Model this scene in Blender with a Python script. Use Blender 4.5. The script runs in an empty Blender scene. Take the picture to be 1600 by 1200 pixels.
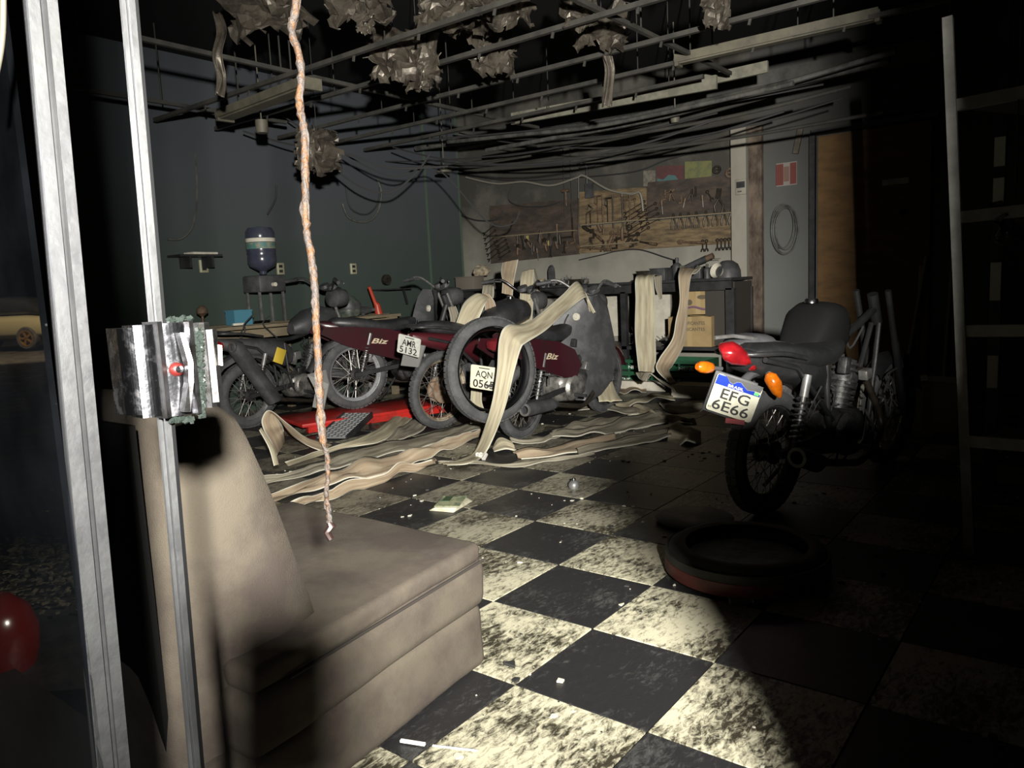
import bpy, bmesh, math, random
from mathutils import Vector as V, Matrix as M, noise
random.seed(7)
sc=bpy.context.scene; COL=sc.collection
PI=math.pi; R=math.radians
# ---------------------------------------------------------------- camera
TS=.42                                    # floor tile size
F,PITCH,ROLL,YAW=1193.38,.1293213,-.0486326,.66258
H=2.6999*TS
cp,sp,cy,sy=math.cos(PITCH),math.sin(PITCH),math.cos(YAW),math.sin(YAW)
FW=V((cy*cp,sy*cp,-sp)); RT=V((sy,-cy,0)); UP=RT.cross(FW)
R2=RT*math.cos(ROLL)+UP*math.sin(ROLL); U2=-RT*math.sin(ROLL)+UP*math.cos(ROLL)
C0=V((0,0,H))
def ray(x,y): return FW+R2*((x-800)/F)-U2*((y-600)/F)
def D(x,y,d): return C0+ray(x,y)*d                       # point seen at (x,y), d metres deep
def Z(x,y,z=0.): r=ray(x,y); return C0+r*((z-H)/r.z)
def X(x,y,X_): r=ray(x,y); return C0+r*(X_/r.x)
def Y(x,y,Y_): r=ray(x,y); return C0+r*(Y_/r.y)
def proj(p):
    d=V(p)-C0; z=d.dot(FW)
    if z<=.05: return None
    return 800+F*d.dot(R2)/z,600-F*d.dot(U2)/z,z
cd=bpy.data.cameras.new('camera'); cam=bpy.data.objects.new('camera',cd); COL.objects.link(cam)
cd.sensor_fit='HORIZONTAL'; cd.sensor_width=36; cd.lens=36*F/1600; cd.clip_start=.01; cd.clip_end=200
mw=M.Identity(4)
for i in range(3): mw[i][0]=R2[i]; mw[i][1]=U2[i]; mw[i][2]=-FW[i]; mw[i][3]=C0[i]
cam.matrix_world=mw; sc.camera=cam
# ---------------------------------------------------------------- world, lights, exposure
w=bpy.data.worlds.new('night'); sc.world=w; w.use_nodes=True
w.node_tree.nodes['Background'].inputs[0].default_value=(.55,.65,1,1)
w.node_tree.nodes['Background'].inputs[1].default_value=.003
def spot(name,loc,tgt,power,size,blend,rad,col=(1,1,1)):
    l=bpy.data.lights.new(name,'SPOT'); l.energy=power; l.spot_size=R(size); l.spot_blend=blend; l.shadow_soft_size=rad; l.color=col
    o=bpy.data.objects.new(name,l); o.location=loc; o.rotation_euler=(V(tgt)-V(loc)).to_track_quat('-Z','Y').to_euler(); COL.objects.link(o); return o
LP=C0+R2*.33+U2*.28-FW*1.0               # a helper's torch, a metre behind the photographer's shoulder
spot('torch',LP,D(860,470,6),3600,76,1.0,.058,(1,.965,.88))
spot('car_fill_light',(-6,19,5.5),(-9.5,23.5,0),9000,110,.4,.15,(1,.75,.45))  # added unseen fill so the car shows mirrored in the pane
spot('debris_fill_light',(-1.7,.6,1.7),(-.3,2.1,0),420,62,.6,.02,(1,.95,.8))  # added fill for the mirrored debris and red helmet
vs=sc.view_settings; sc.display_settings.display_device='sRGB'
vs.view_transform='Standard'; vs.look='None'; vs.gamma=1; vs.exposure=0; vs.use_curve_mapping=False
try: sc.cycles.max_bounces=6; sc.cycles.transparent_max_bounces=12; sc.cycles.caustics_reflective=False; sc.cycles.caustics_refractive=False
except Exception: pass
# ---------------------------------------------------------------- materials
MATS={}
def mat(name,col,rough=.6,metal=0,col2=None,scale=6,lo=.4,hi=.6,bump=0,bscale=40,spec=None,detail=5,stretch=None,coat=0,world=False,emit=None,r2=None):
    if name in MATS: return MATS[name]
    m=bpy.data.materials.new(name); m.use_nodes=True; MATS[name]=m
    nt=m.node_tree; n=nt.nodes; L=nt.links; b=n['Principled BSDF']
    b.inputs['Base Color'].default_value=(*col,1); b.inputs['Roughness'].default_value=rough; b.inputs['Metallic'].default_value=metal
    if spec is not None: b.inputs['Specular IOR Level'].default_value=spec
    if coat: b.inputs['Coat Weight'].default_value=coat; b.inputs['Coat Roughness'].default_value=.15
    if emit: b.inputs['Emission Color'].default_value=(*emit[:3],1); b.inputs['Emission Strength'].default_value=emit[3]
    if col2 or bump:
        if world: src=n.new('ShaderNodeNewGeometry').outputs['Position']
        else: src=n.new('ShaderNodeTexCoord').outputs['Object']
        if stretch:
            mp=n.new('ShaderNodeMapping'); mp.inputs['Scale'].default_value=stretch; L.new(src,mp.inputs[0]); src=mp.outputs[0]
    if col2:
        t=n.new('ShaderNodeTexNoise'); t.inputs['Scale'].default_value=scale; t.inputs['Detail'].default_value=detail; t.inputs['Roughness'].default_value=.65; L.new(src,t.inputs['Vector'])
        rp=n.new('ShaderNodeValToRGB'); rp.color_ramp.elements[0].position=lo; rp.color_ramp.elements[1].position=hi
        rp.color_ramp.elements[0].color=(*col,1); rp.color_ramp.elements[1].color=(*col2,1)
        L.new(t.outputs[0],rp.inputs[0]); L.new(rp.outputs[0],b.inputs['Base Color'])
        if r2 is not None:
            mr=n.new('ShaderNodeMapRange'); mr.inputs[1].default_value=lo; mr.inputs[2].default_value=hi; mr.inputs[3].default_value=rough; mr.inputs[4].default_value=r2
            L.new(t.outputs[0],mr.inputs[0]); L.new(mr.outputs[0],b.inputs['Roughness'])
    if bump:
        t=n.new('ShaderNodeTexNoise'); t.inputs['Scale'].default_value=bscale; t.inputs['Detail'].default_value=4; L.new(src,t.inputs['Vector'])
        bn=n.new('ShaderNodeBump'); bn.inputs['Strength'].default_value=bump; bn.inputs['Distance'].default_value=.01; L.new(t.outputs[0],bn.inputs['Height']); L.new(bn.outputs[0],b.inputs['Normal'])
    return m
alu=mat('brushed_aluminium',(.46,.47,.49),.36,1,(.34,.35,.36),14,.4,.65,.06,60,r2=.45)
alu_a=mat('dull_aluminium',(.25,.255,.27),.40,1,(.18,.185,.19),14,.4,.65,.06,60,r2=.5)
alu_dark=mat('dark_aluminium',(.05,.052,.055),.45,1,(.05,.05,.055),10)
lockst=mat('lock_steel',(.13,.13,.135),.42,1,(.05,.048,.045),40,.45,.65,.1,60)
chrome_l=mat('lock_chrome',(.24,.245,.27),.22,1,(.07,.065,.065),45,.5,.68,.12,50,r2=.5)
chrome=mat('chrome_plate',(.42,.43,.46),.2,1,(.16,.15,.15),30,.5,.72,.08,30,r2=.4)
couchm=mat('sooty_brown_velour',(.056,.045,.039),.95,0,(.090,.077,.060),4.5,.38,.62,.3,380,spec=.2)
couchd=mat('velour_seam',(.02,.016,.013),.95)
rubber=mat('dusty_tyre_rubber',(.042,.044,.047),.8,0,(.085,.085,.086),9,.4,.7,.3,90)
bplast=mat('sooty_black_plastic',(.032,.033,.036),.5,0,(.075,.076,.08),5,.4,.7,.15,40,r2=.65)
bplA=mat('shaded_black_plastic',(.011,.0115,.0125),.42,0,(.025,.025,.026),5,.45,.75,.15,40)  # clean black plastic, darkened further for shade on the right motorcycle
bplast2=mat('grey_matte_legshield',(.045,.046,.05),.5,0,(.11,.11,.115),6,.45,.8,.1,40)
seatm=mat('black_vinyl',(.018,.018,.02),.45,0,(.04,.04,.044),7,.45,.7,.2,30)
blackm=mat('black_steel',(.02,.021,.023),.5,.3,(.045,.045,.047),8,.4,.7)
maroon=mat('maroon_paint',(.036,.006,.010),.35,0,(.022,.010,.011),5,.45,.7,coat=.4)
redp=mat('red_paint',(.42,.018,.014),.35,0,(.2,.02,.015),8,.45,.7)
cast=mat('cast_aluminium',(.36,.35,.33),.45,.7,(.1,.095,.09),12,.42,.65,.2,50)
engb=mat('dark_engine_metal',(.07,.07,.07),.5,.6,(.02,.02,.02),14,.4,.6,.2,50)
rustrim=mat('rust_pitted_rim',(.42,.36,.27),.55,.3,(.16,.09,.045),12,.45,.62)
rust=mat('rusty_steel',(.20,.12,.07),.7,.3,(.28,.22,.165),14,.4,.6,.3,60)
steel=mat('dull_steel',(.2,.2,.2),.45,.5,(.12,.115,.11),15,.4,.65)
rimsilver=mat('silver_rim',(.36,.37,.39),.4,.2,(.2,.2,.2),10,.5,.7)
spokem=mat('spoke_steel',(.32,.31,.29),.35,.8)
redlens=mat('red_tail_lens',(.26,.008,.012),.12,0,(.14,.005,.007),10,coat=1)
amber=mat('amber_indicator_lens',(.50,.12,.006),.15,0,(.33,.075,.003),20,coat=1)
whitel=mat('plate_white',(.60,.59,.48),.5,0,(.48,.46,.36),30,.4,.75)
platg=mat('plate_grey',(.48,.49,.45),.5,0,(.35,.36,.33),25,.4,.7)
ink=mat('plate_black_ink',(.012,.012,.012),.5)
blue=mat('plate_blue',(.004,.03,.34),.6,spec=.2)
whitep=mat('white_lettering',(.85,.85,.82),.5)
greenp=mat('plate_green',(.12,.5,.15),.5)
gold=mat('faded_gold_lettering',(.5,.42,.3),.5)
cratem=mat('green_crate_plastic',(.012,.085,.04),.5,0,(.02,.055,.03),6)
cartonm=mat('brown_carton',(.32,.23,.11),.85,0,(.24,.17,.085),5,.4,.7)
cartoni=mat('carton_print',(.1,.08,.05),.8)
woodl=mat('plywood_board',(.175,.125,.066),.75,0,(.055,.038,.022),5,.38,.66,.2,25,stretch=(1,1,5))
woodd=mat('charred_board',(.062,.045,.033),.8,0,(.028,.022,.018),5,.38,.62,.2,25,stretch=(1,1,3))
woodp=mat('pale_timber',(.19,.155,.10),.75,0,(.12,.095,.06),8,.4,.7,stretch=(1,6,6))
plyd=mat('orange_plywood',(.17,.092,.032),.75,0,(.10,.055,.02),4,.38,.66,.1,30,stretch=(1,1,3),world=True)
toolm=mat('oily_dark_tool_steel',(.022,.018,.014),.45,.4,(.05,.04,.03),20,.4,.7)
toolr=mat('brown_rusted_tool',(.08,.045,.025),.65,.3,(.13,.09,.06),20)
whitewall=mat('off_white_enamel',(.25,.235,.20),.7,0,(.19,.175,.145),3,.4,.7,stretch=(1,1,.5))
brownpipe=mat('scorched_column',(.13,.10,.075),.8,0,(.035,.02,.013),2.6,.42,.62,stretch=(1,2,1),world=True)
papm=mat('damp_paper',(.55,.52,.44),.85,0,(.38,.36,.3),8,.4,.7)
bluepl=mat('pale_blue_plastic',(.055,.17,.24),.5)
waterb=mat('smoked_blue_bottle',(.03,.033,.055),.2,0,(.045,.05,.07),6)
foil=mat('crumpled_foil',(.11,.095,.076),.42,.4,(.03,.024,.018),6,.42,.6,.5,22,r2=.7)
gridm=mat('sooty_ceiling_steel',(.062,.06,.052),.65,.2,(.024,.023,.021),4,.35,.7)
lampbody=mat('enamel_lamp_body',(.12,.11,.08),.6,0,(.06,.055,.042),6,.35,.7)
cablem=mat('burnt_cable',(.025,.025,.026),.7)
cablel=mat('pale_conduit',(.09,.09,.082),.6,0,(.04,.04,.038),8)
rope_c=mat('melted_copper_wire',(.075,.034,.011),.65,.1,(.04,.033,.03),55,.42,.58,.5,160)
ropew=mat('melted_plastic_drip',(.045,.038,.035),.7,0,(.026,.014,.007),60,.45,.65,.4,150)
ropeb=mat('burnt_tip',(.02,.01,.009),.4)
sticky=mat('rust_red_keyhole',(.06,.006,.005),.4)
shardm=mat('broken_glass_chips',(.02,.026,.023),.12,.2)
bookm=mat('book_pages',(.62,.58,.46),.8,0,(.4,.38,.28),12)
bookc=mat('book_cover_print',(.32,.33,.2),.6,0,(.12,.16,.1),22,.45,.6)
orange_t=mat('orange_red_plastic',(.38,.045,.022),.4)
socket=mat('yellowed_plastic',(.26,.25,.17),.6)
helm=mat('dusty_helmet_shell',(.04,.05,.045),.3,0,(.11,.12,.1),9)
# hose: woven canvas with mottled stains and paler edges by UV
def hose_mat(name,base,stain,edge):
    m=bpy.data.materials.new(name); m.use_nodes=True; nt=m.node_tree; n=nt.nodes; L=nt.links; b=n['Principled BSDF']
    b.inputs['Roughness'].default_value=.85; b.inputs['Specular IOR Level'].default_value=.25
    uv=n.new('ShaderNodeUVMap'); mp=n.new('ShaderNodeMapping'); mp.inputs['Scale'].default_value=(2.2,1.1,1); L.new(uv.outputs[0],mp.inputs[0])
    t=n.new('ShaderNodeTexNoise'); t.inputs['Scale'].default_value=3; t.inputs['Detail'].default_value=6; L.new(mp.outputs[0],t.inputs['Vector'])
    rp=n.new('ShaderNodeValToRGB'); rp.color_ramp.elements[0].position=.36; rp.color_ramp.elements[1].position=.66
    rp.color_ramp.elements[0].color=(*base,1); rp.color_ramp.elements[1].color=(*stain,1); L.new(t.outputs[0],rp.inputs[0])
    s=n.new('ShaderNodeSeparateXYZ'); L.new(uv.outputs[0],s.inputs[0])
    a=n.new('ShaderNodeMath'); a.operation='SUBTRACT'; a.inputs[1].default_value=.5; L.new(s.outputs[0],a.inputs[0])
    a2=n.new('ShaderNodeMath'); a2.operation='ABSOLUTE'; L.new(a.outputs[0],a2.inputs[0])
    mr=n.new('ShaderNodeMapRange'); mr.inputs[1].default_value=.42; mr.inputs[2].default_value=.475; L.new(a2.outputs[0],mr.inputs[0])
    mx=n.new('ShaderNodeMix'); mx.data_type='RGBA'; mx.inputs[7].default_value=(*edge,1); L.new(mr.outputs[0],mx.inputs[0]); L.new(rp.outputs[0],mx.inputs[6]); L.new(mx.outputs[2],b.inputs['Base Color'])
    wv=n.new('ShaderNodeTexWave'); wv.inputs['Scale'].default_value=14; wv.inputs['Distortion'].default_value=1; L.new(uv.outputs[0],wv.inputs[0])
    bn=n.new('ShaderNodeBump'); bn.inputs['Strength'].default_value=.12; bn.inputs['Distance'].default_value=.01; L.new(wv.outputs[0],bn.inputs['Height']); L.new(bn.outputs[0],b.inputs['Normal'])
    return m
hoseA=hose_mat('fire_hose_canvas',(.42,.385,.275),(.26,.22,.155),(.50,.49,.41))
hoseB=hose_mat('fire_hose_brown_side',(.25,.185,.125),(.36,.30,.215),(.55,.53,.45))
hoseC=hose_mat('fire_hose_soiled',(.27,.25,.195),(.11,.095,.07),(.42,.40,.34))
# glass: dirty tinted pane, its bluish film painted in for haze
def glass_mat(name,tint,haze_film):
    m=bpy.data.materials.new(name); m.use_nodes=True; nt=m.node_tree; n=nt.nodes; L=nt.links
    for x in list(n): n.remove(x)
    o=n.new('ShaderNodeOutputMaterial'); tr=n.new('ShaderNodeBsdfTransparent'); tr.inputs[0].default_value=(*tint,1)
    gl=n.new('ShaderNodeBsdfGlossy'); gl.inputs['Roughness'].default_value=.012; fr=n.new('ShaderNodeFresnel'); fr.inputs[0].default_value=1.5
    df=n.new('ShaderNodeBsdfDiffuse'); df.inputs[0].default_value=(.25,.28,.34,1)
    m1=n.new('ShaderNodeMixShader'); L.new(fr.outputs[0],m1.inputs[0]); L.new(tr.outputs[0],m1.inputs[1]); L.new(gl.outputs[0],m1.inputs[2])
    g=n.new('ShaderNodeNewGeometry'); t=n.new('ShaderNodeTexNoise'); t.inputs['Scale'].default_value=7; t.inputs['Detail'].default_value=6; L.new(g.outputs['Position'],t.inputs['Vector'])
    mr=n.new('ShaderNodeMapRange'); mr.inputs[1].default_value=.35; mr.inputs[2].default_value=.75; mr.inputs[3].default_value=haze_film*.5; mr.inputs[4].default_value=haze_film*2; L.new(t.outputs[0],mr.inputs[0])
    m2=n.new('ShaderNodeMixShader'); L.new(mr.outputs[0],m2.inputs[0]); L.new(m1.outputs[0],m2.inputs[1]); L.new(df.outputs[0],m2.inputs[2]); L.new(m2.outputs[0],o.inputs[0])
    return m
glassm=glass_mat('dirty_hazed_tinted_glass',(.30,.32,.36),.006)
# ---------------------------------------------------------------- mesh helpers
class MB:
    def __init__(s): s.v=[]; s.f=[]; s.sm=[]; s.uv=[]
    def add(s,vs,fs,smooth=False):
        o=len(s.v); s.v+=[tuple(p) for p in vs]; s.f+=[tuple(i+o for i in f) for f in fs]; s.sm+=[smooth]*len(fs); return s
    def box(s,c,d,rot=None,bev=0):
        x,y,z=d[0]/2,d[1]/2,d[2]/2; r=rot or M.Identity(3); c=V(c)
        if bev:
            bm=bmesh.new(); bmesh.ops.create_cube(bm,size=1)
            for q in bm.verts: q.co=V((q.co.x*d[0],q.co.y*d[1],q.co.z*d[2]))
            bmesh.ops.bevel(bm,geom=bm.edges[:],offset=bev,segments=2,affect='EDGES',profile=.5)
            bm.verts.index_update(); s.add([r@q.co+c for q in bm.verts],[[q.index for q in f.verts] for f in bm.faces],True); bm.free(); return s
        vs=[r@V((a*x,b*y,e*z))+c for a in(-1,1) for b in(-1,1) for e in(-1,1)]
        return s.add(vs,[(0,1,3,2),(4,6,7,5),(0,4,5,1),(2,3,7,6),(0,2,6,4),(1,5,7,3)])
    def bar(s,a,b,w,h,upv=(0,0,1)):
        a,b=V(a),V(b); d=(b-a); l=d.length; x=d/l; u=V(upv)
        y=u.cross(x)
        if y.length<1e-4: y=V((1,0,0)).cross(x)
        y.normalize(); z=x.cross(y); r=M((x,y,z)).transposed()
        return s.box((a+b)/2,(l,w,h),r)
    def tube(s,pts,r,n=10,cap=True,sm=True):
        pts=[V(p) for p in pts]; k=len(pts); rs=r if isinstance(r,(list,tuple)) else [r]*k
        vs=[];fs=[]; nrm=None
        for i,p in enumerate(pts):
            t=(pts[min(i+1,k-1)]-pts[max(i-1,0)])
            if t.length<1e-9: t=V((0,0,1))
            t.normalize()
            if nrm is None:
                nrm=t.cross(V((0,0,1)))
                if nrm.length<.1: nrm=t.cross(V((0,1,0)))
            nrm=(nrm-t*nrm.dot(t)).normalized(); b=t.cross(nrm)
            for j in range(n):
                a=2*PI*j/n; vs.append(p+(nrm*math.cos(a)+b*math.sin(a))*rs[i])
        for i in range(k-1):
            for j in range(n): fs.append((i*n+j,i*n+(j+1)%n,(i+1)*n+(j+1)%n,(i+1)*n+j))
        if cap: fs.append(tuple(range(n))[::-1]); fs.append(tuple((k-1)*n+j for j in range(n)))
        return s.add(vs,fs,sm)
    def cyl(s,a,b,r,n=16,r2=None): return s.tube([a,b],[r,r if r2 is None else r2],n,True,n>=10)
    def lathe(s,prof,c,ax=(0,1,0),n=40,closed=False):
        ax=V(ax).normalized(); c=V(c); u=ax.cross(V((0,0,1)))
        if u.length<.1: u=ax.cross(V((1,0,0)))
        u.normalize(); w_=ax.cross(u); k=len(prof); vs=[];fs=[]
        for j in range(n):
            a=2*PI*j/n; d=u*math.cos(a)+w_*math.sin(a)
            for (r,h) in prof: vs.append(c+d*r+ax*h)
        for j in range(n):
            j2=(j+1)%n
            for i in range(k if closed else k-1): i2=(i+1)%k; fs.append((j*k+i,j*k+i2,j2*k+i2,j2*k+i))
        return s.add(vs,fs,True)
    def loft(s,secs,n=20,pw=2.4,ax='x'):
        # secs: (x,zc,halfwidth,halfheight[,yc])
        vs=[];fs=[]
        for q in secs:
            x,zc,hw,hh=q[:4]; yc=q[4] if len(q)>4 else 0
            for j in range(n):
                a=2*PI*j/n; ca,sa=math.cos(a),math.sin(a)
                vs.append((x,yc+hw*math.copysign(abs(ca)**(2/pw),ca),zc+hh*math.copysign(abs(sa)**(2/pw),sa)))
        for i in range(len(secs)-1):
            for j in range(n): fs.append((i*n+j,(i+1)*n+j,(i+1)*n+(j+1)%n,i*n+(j+1)%n))
        fs.append(tuple(range(n))); fs.append(tuple((len(secs)-1)*n+j for j in range(n))[::-1])
        return s.add(vs,fs,True)
    def prism(s,poly,t,mapf):
        # poly 2d; mapf(u,v,h)->3d, h in 0..t
        k=len(poly); vs=[mapf(u,v,0) for u,v in poly]+[mapf(u,v,t) for u,v in poly]
        fs=[tuple(range(k))[::-1],tuple(range(k,2*k))]+[(i,(i+1)%k,k+(i+1)%k,k+i) for i in range(k)]
        return s.add(vs,fs)
    def build(s,name,m,parent=None,fix=True):
        me=bpy.data.meshes.new(name); me.from_pydata(s.v,[],s.f); 
        me.polygons.foreach_set('use_smooth',s.sm)
        me.materials.append(m)
        if fix:
            bm=bmesh.new(); bm.from_mesh(me); bmesh.ops.recalc_face_normals(bm,faces=bm.faces); bm.to_mesh(me); bm.free()
        me.update()
        if any(s.sm):
            try: me.set_sharp_from_angle(angle=R(45))
            except Exception: pass
        o=bpy.data.objects.new(name,me); COL.objects.link(o)
        if parent: o.parent=parent
        return o
def tag(o,label,cat,group=None,kind=None):
    o['label']=label; o['category']=cat
    if group: o['group']=group
    if kind: o['kind']=kind
    return o
def thing(name,label,cat,loc=(0,0,0),rot=(0,0,0),group=None):
    o=bpy.data.objects.new(name,None); o.empty_display_size=.1; COL.objects.link(o); o.location=loc; o.rotation_euler=rot
    return tag(o,label,cat,group)
def struct(name,mb,m): o=mb.build(name,m); o['kind']='structure'; return o
def solo(name,mb,m,label,cat,group=None): return tag(recentre(mb.build(name,m)),label,cat,group)
def recentre(o):
    me=o.data; c=sum((v.co for v in me.vertices),V())/len(me.vertices)
    zmin=min(v.co.z for v in me.vertices); c.z=zmin
    for v in me.vertices: v.co-=c
    o.location=c; return o
def catmull(P,n):
    P=[V(p) for p in P]; out=[]
    for i in range(len(P)-1):
        p0=P[max(i-1,0)];p1=P[i];p2=P[i+1];p3=P[min(i+2,len(P)-1)]
        for k in range(n):
            t=k/n; out.append(.5*((2*p1)+(p2-p0)*t+(2*p0-5*p1+4*p2-p3)*t*t+(3*p1-p0-3*p2+p3)*t**3))
    out.append(P[-1]); return out
def text(s,size_w,h,m,name,parent,origin,xa,ya,depth=.0008,shear=0,fixw=True,bold=0):
    cu=bpy.data.curves.new(name,'FONT'); cu.body=s; cu.size=1; cu.extrude=0; cu.align_x='CENTER'; cu.align_y='CENTER'; cu.shear=shear; cu.offset=bold; cu.resolution_u=3; cu.space_line=.9
    o=bpy.data.objects.new('tmp',cu); COL.objects.link(o); dg=bpy.context.evaluated_depsgraph_get(); me=bpy.data.meshes.new_from_object(o.evaluated_get(dg)); bpy.data.objects.remove(o)
    xs=[v.co.x for v in me.vertices]; ys=[v.co.y for v in me.vertices]
    w0,h0=max(xs)-min(xs),max(ys)-min(ys); cx,cyy=(max(xs)+min(xs))/2,(max(ys)+min(ys))/2
    xa=V(xa).normalized(); ya=V(ya).normalized(); na=xa.cross(ya); og=V(origin)
    for v in me.vertices:
        x,y=(v.co.x-cx)/w0*size_w,(v.co.y-cyy)/h0*h; v.co=og+xa*x+ya*y+na*depth
    me.materials.clear(); me.materials.append(m); me.name=name
    t=bpy.data.objects.new(name,me); COL.objects.link(t)
    if parent: t.parent=parent
    return t
def grp_parent(t,*os):
    for o in os: o.parent=t
# ribbon from two 3D edges
def ribbon(name,L_,R_,m,label,cat='fire hose',thick=.007,sub=8,wob=0,seed=0,na=9,bulge=.012,group=None,vlen=None):
    Ls=catmull(L_,sub); Rs=catmull(R_,sub); k=len(Ls); vs=[];uvs=[];fs=[]
    s=0
    for i in range(k):
        if i: s+=((Ls[i]+Rs[i])/2-(Ls[i-1]+Rs[i-1])/2).length
        t=((Ls[min(i+1,k-1)]+Rs[min(i+1,k-1)])-(Ls[max(i-1,0)]+Rs[max(i-1,0)])); wd=Rs[i]-Ls[i]
        nn=t.cross(wd)
        nn=nn.normalized() if nn.length>1e-8 else V((0,0,1))
        for side in (1,-1):
            for j in range(na):
                u=j/(na-1); p=Ls[i].lerp(Rs[i],u)
                c=(1-(2*u-1)**2)
                rip=noise.noise(V((u*3.5+seed*7.1,s*2.2,seed)))*bulge+noise.noise(V((u*9+seed,s*1.1,5)))*bulge*.6
                p=p+nn*(rip*c+side*thick*.5*(.35+.65*c**.5))
                if wob: p=p+V((0,0,wob*max(-.2,noise.noise(V((s*5+seed*3,(u>.5)*9+u*.6,seed))))))
                vs.append(p); uvs.append((u,s))
    W=2*na
    def idx(i,side,j): return i*W+(0 if side==0 else na)+j
    for i in range(k-1):
        for j in range(na-1):
            fs.append((idx(i,0,j),idx(i,0,j+1),idx(i+1,0,j+1),idx(i+1,0,j)))
            fs.append((idx(i,1,j+1),idx(i,1,j),idx(i+1,1,j),idx(i+1,1,j+1)))
        fs.append((idx(i,0,0),idx(i+1,0,0),idx(i+1,1,0),idx(i,1,0)))
        fs.append((idx(i,0,na-1),idx(i,1,na-1),idx(i+1,1,na-1),idx(i+1,0,na-1)))
    for i in (0,k-1):
        for j in range(na-1):
            q=(idx(i,0,j),idx(i,1,j),idx(i,1,j+1),idx(i,0,j+1)); fs.append(q if i==0 else q[::-1])
    me=bpy.data.meshes.new(name); me.from_pydata(vs,[],fs); me.polygons.foreach_set('use_smooth',[True]*len(fs)); me.materials.append(m)
    ul=me.uv_layers.new(name='UVMap')
    for lp in me.loops: ul.data[lp.index].uv=uvs[lp.vertex_index]
    bm=bmesh.new(); bm.from_mesh(me); bmesh.ops.recalc_face_normals(bm,faces=bm.faces); bm.to_mesh(me); bm.free()
    o=bpy.data.objects.new(name,me); COL.objects.link(o); recentre(o); return tag(o,label,cat,group)
#@@STRUCTURE
# ---------------------------------------------------------------- setting
XB,YG,YR,CZ,XF=7.7,6.75,-2.4,3.35,.38     # back wall, green wall, right wall, ceiling, shop front
# wall materials with soot, or a painted veil on the green wall
def wall_mat(name,clean,sooty,z0,z1,bumpy=.1,spots=.5):
    m=bpy.data.materials.new(name); m.use_nodes=True; nt=m.node_tree; n=nt.nodes; L=nt.links; b=n['Principled BSDF']; b.inputs['Roughness'].default_value=.85; b.inputs['Specular IOR Level'].default_value=.2
    g=n.new('ShaderNodeNewGeometry'); s=n.new('ShaderNodeSeparateXYZ'); L.new(g.outputs['Position'],s.inputs[0])
    t=n.new('ShaderNodeTexNoise'); t.inputs['Scale'].default_value=1.6; t.inputs['Detail'].default_value=7; t.inputs['Roughness'].default_value=.6; L.new(g.outputs['Position'],t.inputs['Vector'])
    mr=n.new('ShaderNodeMapRange'); mr.inputs[1].default_value=z0; mr.inputs[2].default_value=z1; L.new(s.outputs[2],mr.inputs[0])
    ad=n.new('ShaderNodeMath'); ad.operation='MULTIPLY_ADD'; ad.inputs[1].default_value=spots; L.new(t.outputs[0],ad.inputs[0]); L.new(mr.outputs[0],ad.inputs[2])
    sb=n.new('ShaderNodeMath'); sb.operation='SUBTRACT'; sb.use_clamp=True; sb.inputs[1].default_value=spots*.5; L.new(ad.outputs[0],sb.inputs[0])
    mx=n.new('ShaderNodeMix'); mx.data_type='RGBA'; mx.inputs[6].default_value=(*clean,1); mx.inputs[7].default_value=(*sooty,1); L.new(sb.outputs[0],mx.inputs[0]); L.new(mx.outputs[2],b.inputs['Base Color'])
    t2=n.new('ShaderNodeTexNoise'); t2.inputs['Scale'].default_value=30; L.new(g.outputs['Position'],t2.inputs['Vector'])
    bn=n.new('ShaderNodeBump'); bn.inputs['Strength'].default_value=bumpy; bn.inputs['Distance'].default_value=.01; L.new(t2.outputs[0],bn.inputs['Height']); L.new(bn.outputs[0],b.inputs['Normal'])
    return m
backm=wall_mat('sooty_white_wall',(.25,.24,.21),(.05,.048,.042),1.2,2.0,.1,1.5)
greenm=wall_mat('veiled_green_wall',(.040,.056,.047),(.060,.066,.076),1.0,2.4)  # upper colour is a bluish veil painted in for flare haze
darkm=wall_mat('charred_wall',(.03,.03,.025),(.012,.012,.012),.5,2)
ceilm=wall_mat('charred_ceiling',(.012,.012,.012),(.008,.008,.009),3,3.3)
greym=wall_mat('grey_painted_wall',(.13,.135,.132),(.06,.06,.057),1.0,2.6)
frontm=wall_mat('shop_front_render',(.1,.1,.1),(.05,.05,.05),1,2.5)
struct('wall_back',MB().box((XB+.1,(YG+2.86)/2,CZ/2),(.2,YG-2.86,CZ)),backm)
struct('wall_back_right',MB().box((XB+.1,(2.86+YR)/2,CZ/2),(.2,2.86-YR,CZ)),greym)
struct('wall_left',MB().box(((XF+XB+.2)/2,YG+.1,CZ/2),(XB+.2-XF,.2,CZ)),greenm)
struct('wall_right',MB().box(((XF+XB+.2)/2,YR-.1,CZ/2),(XB+.2-XF,.2,CZ)),darkm)
struct('ceiling',MB().box(((XF+XB)/2+.1,(YG+YR)/2,CZ+.1),(XB-XF+.3,YG-YR+.4,.2)),ceilm)
struct('wall_front_right_and_blocker',MB().box((XF+.05,(YR-.52)/2,CZ/2),(.14,-.52-YR,CZ)).prism([(-.53,0),(-.26,0),(-.26,.92),(-.24,1.03),(-.20,1.10),(-.17,1.16),(-.18,1.245),(-.34,1.285),(-.53,1.30)],.14,lambda u,v,t:(XF-.02+t,u,v)),frontm)  # unseen wall; its low ragged part is added to shade the right side
struct('wall_front_left',MB().box((XF+.05,(3.6+YG)/2,CZ/2),(.14,YG-3.6,CZ)),frontm)
struct('trim_header',MB().box((XF+.05,(3.6-.54)/2,2.85),(.14,4.14,1.0)),frontm)
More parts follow.
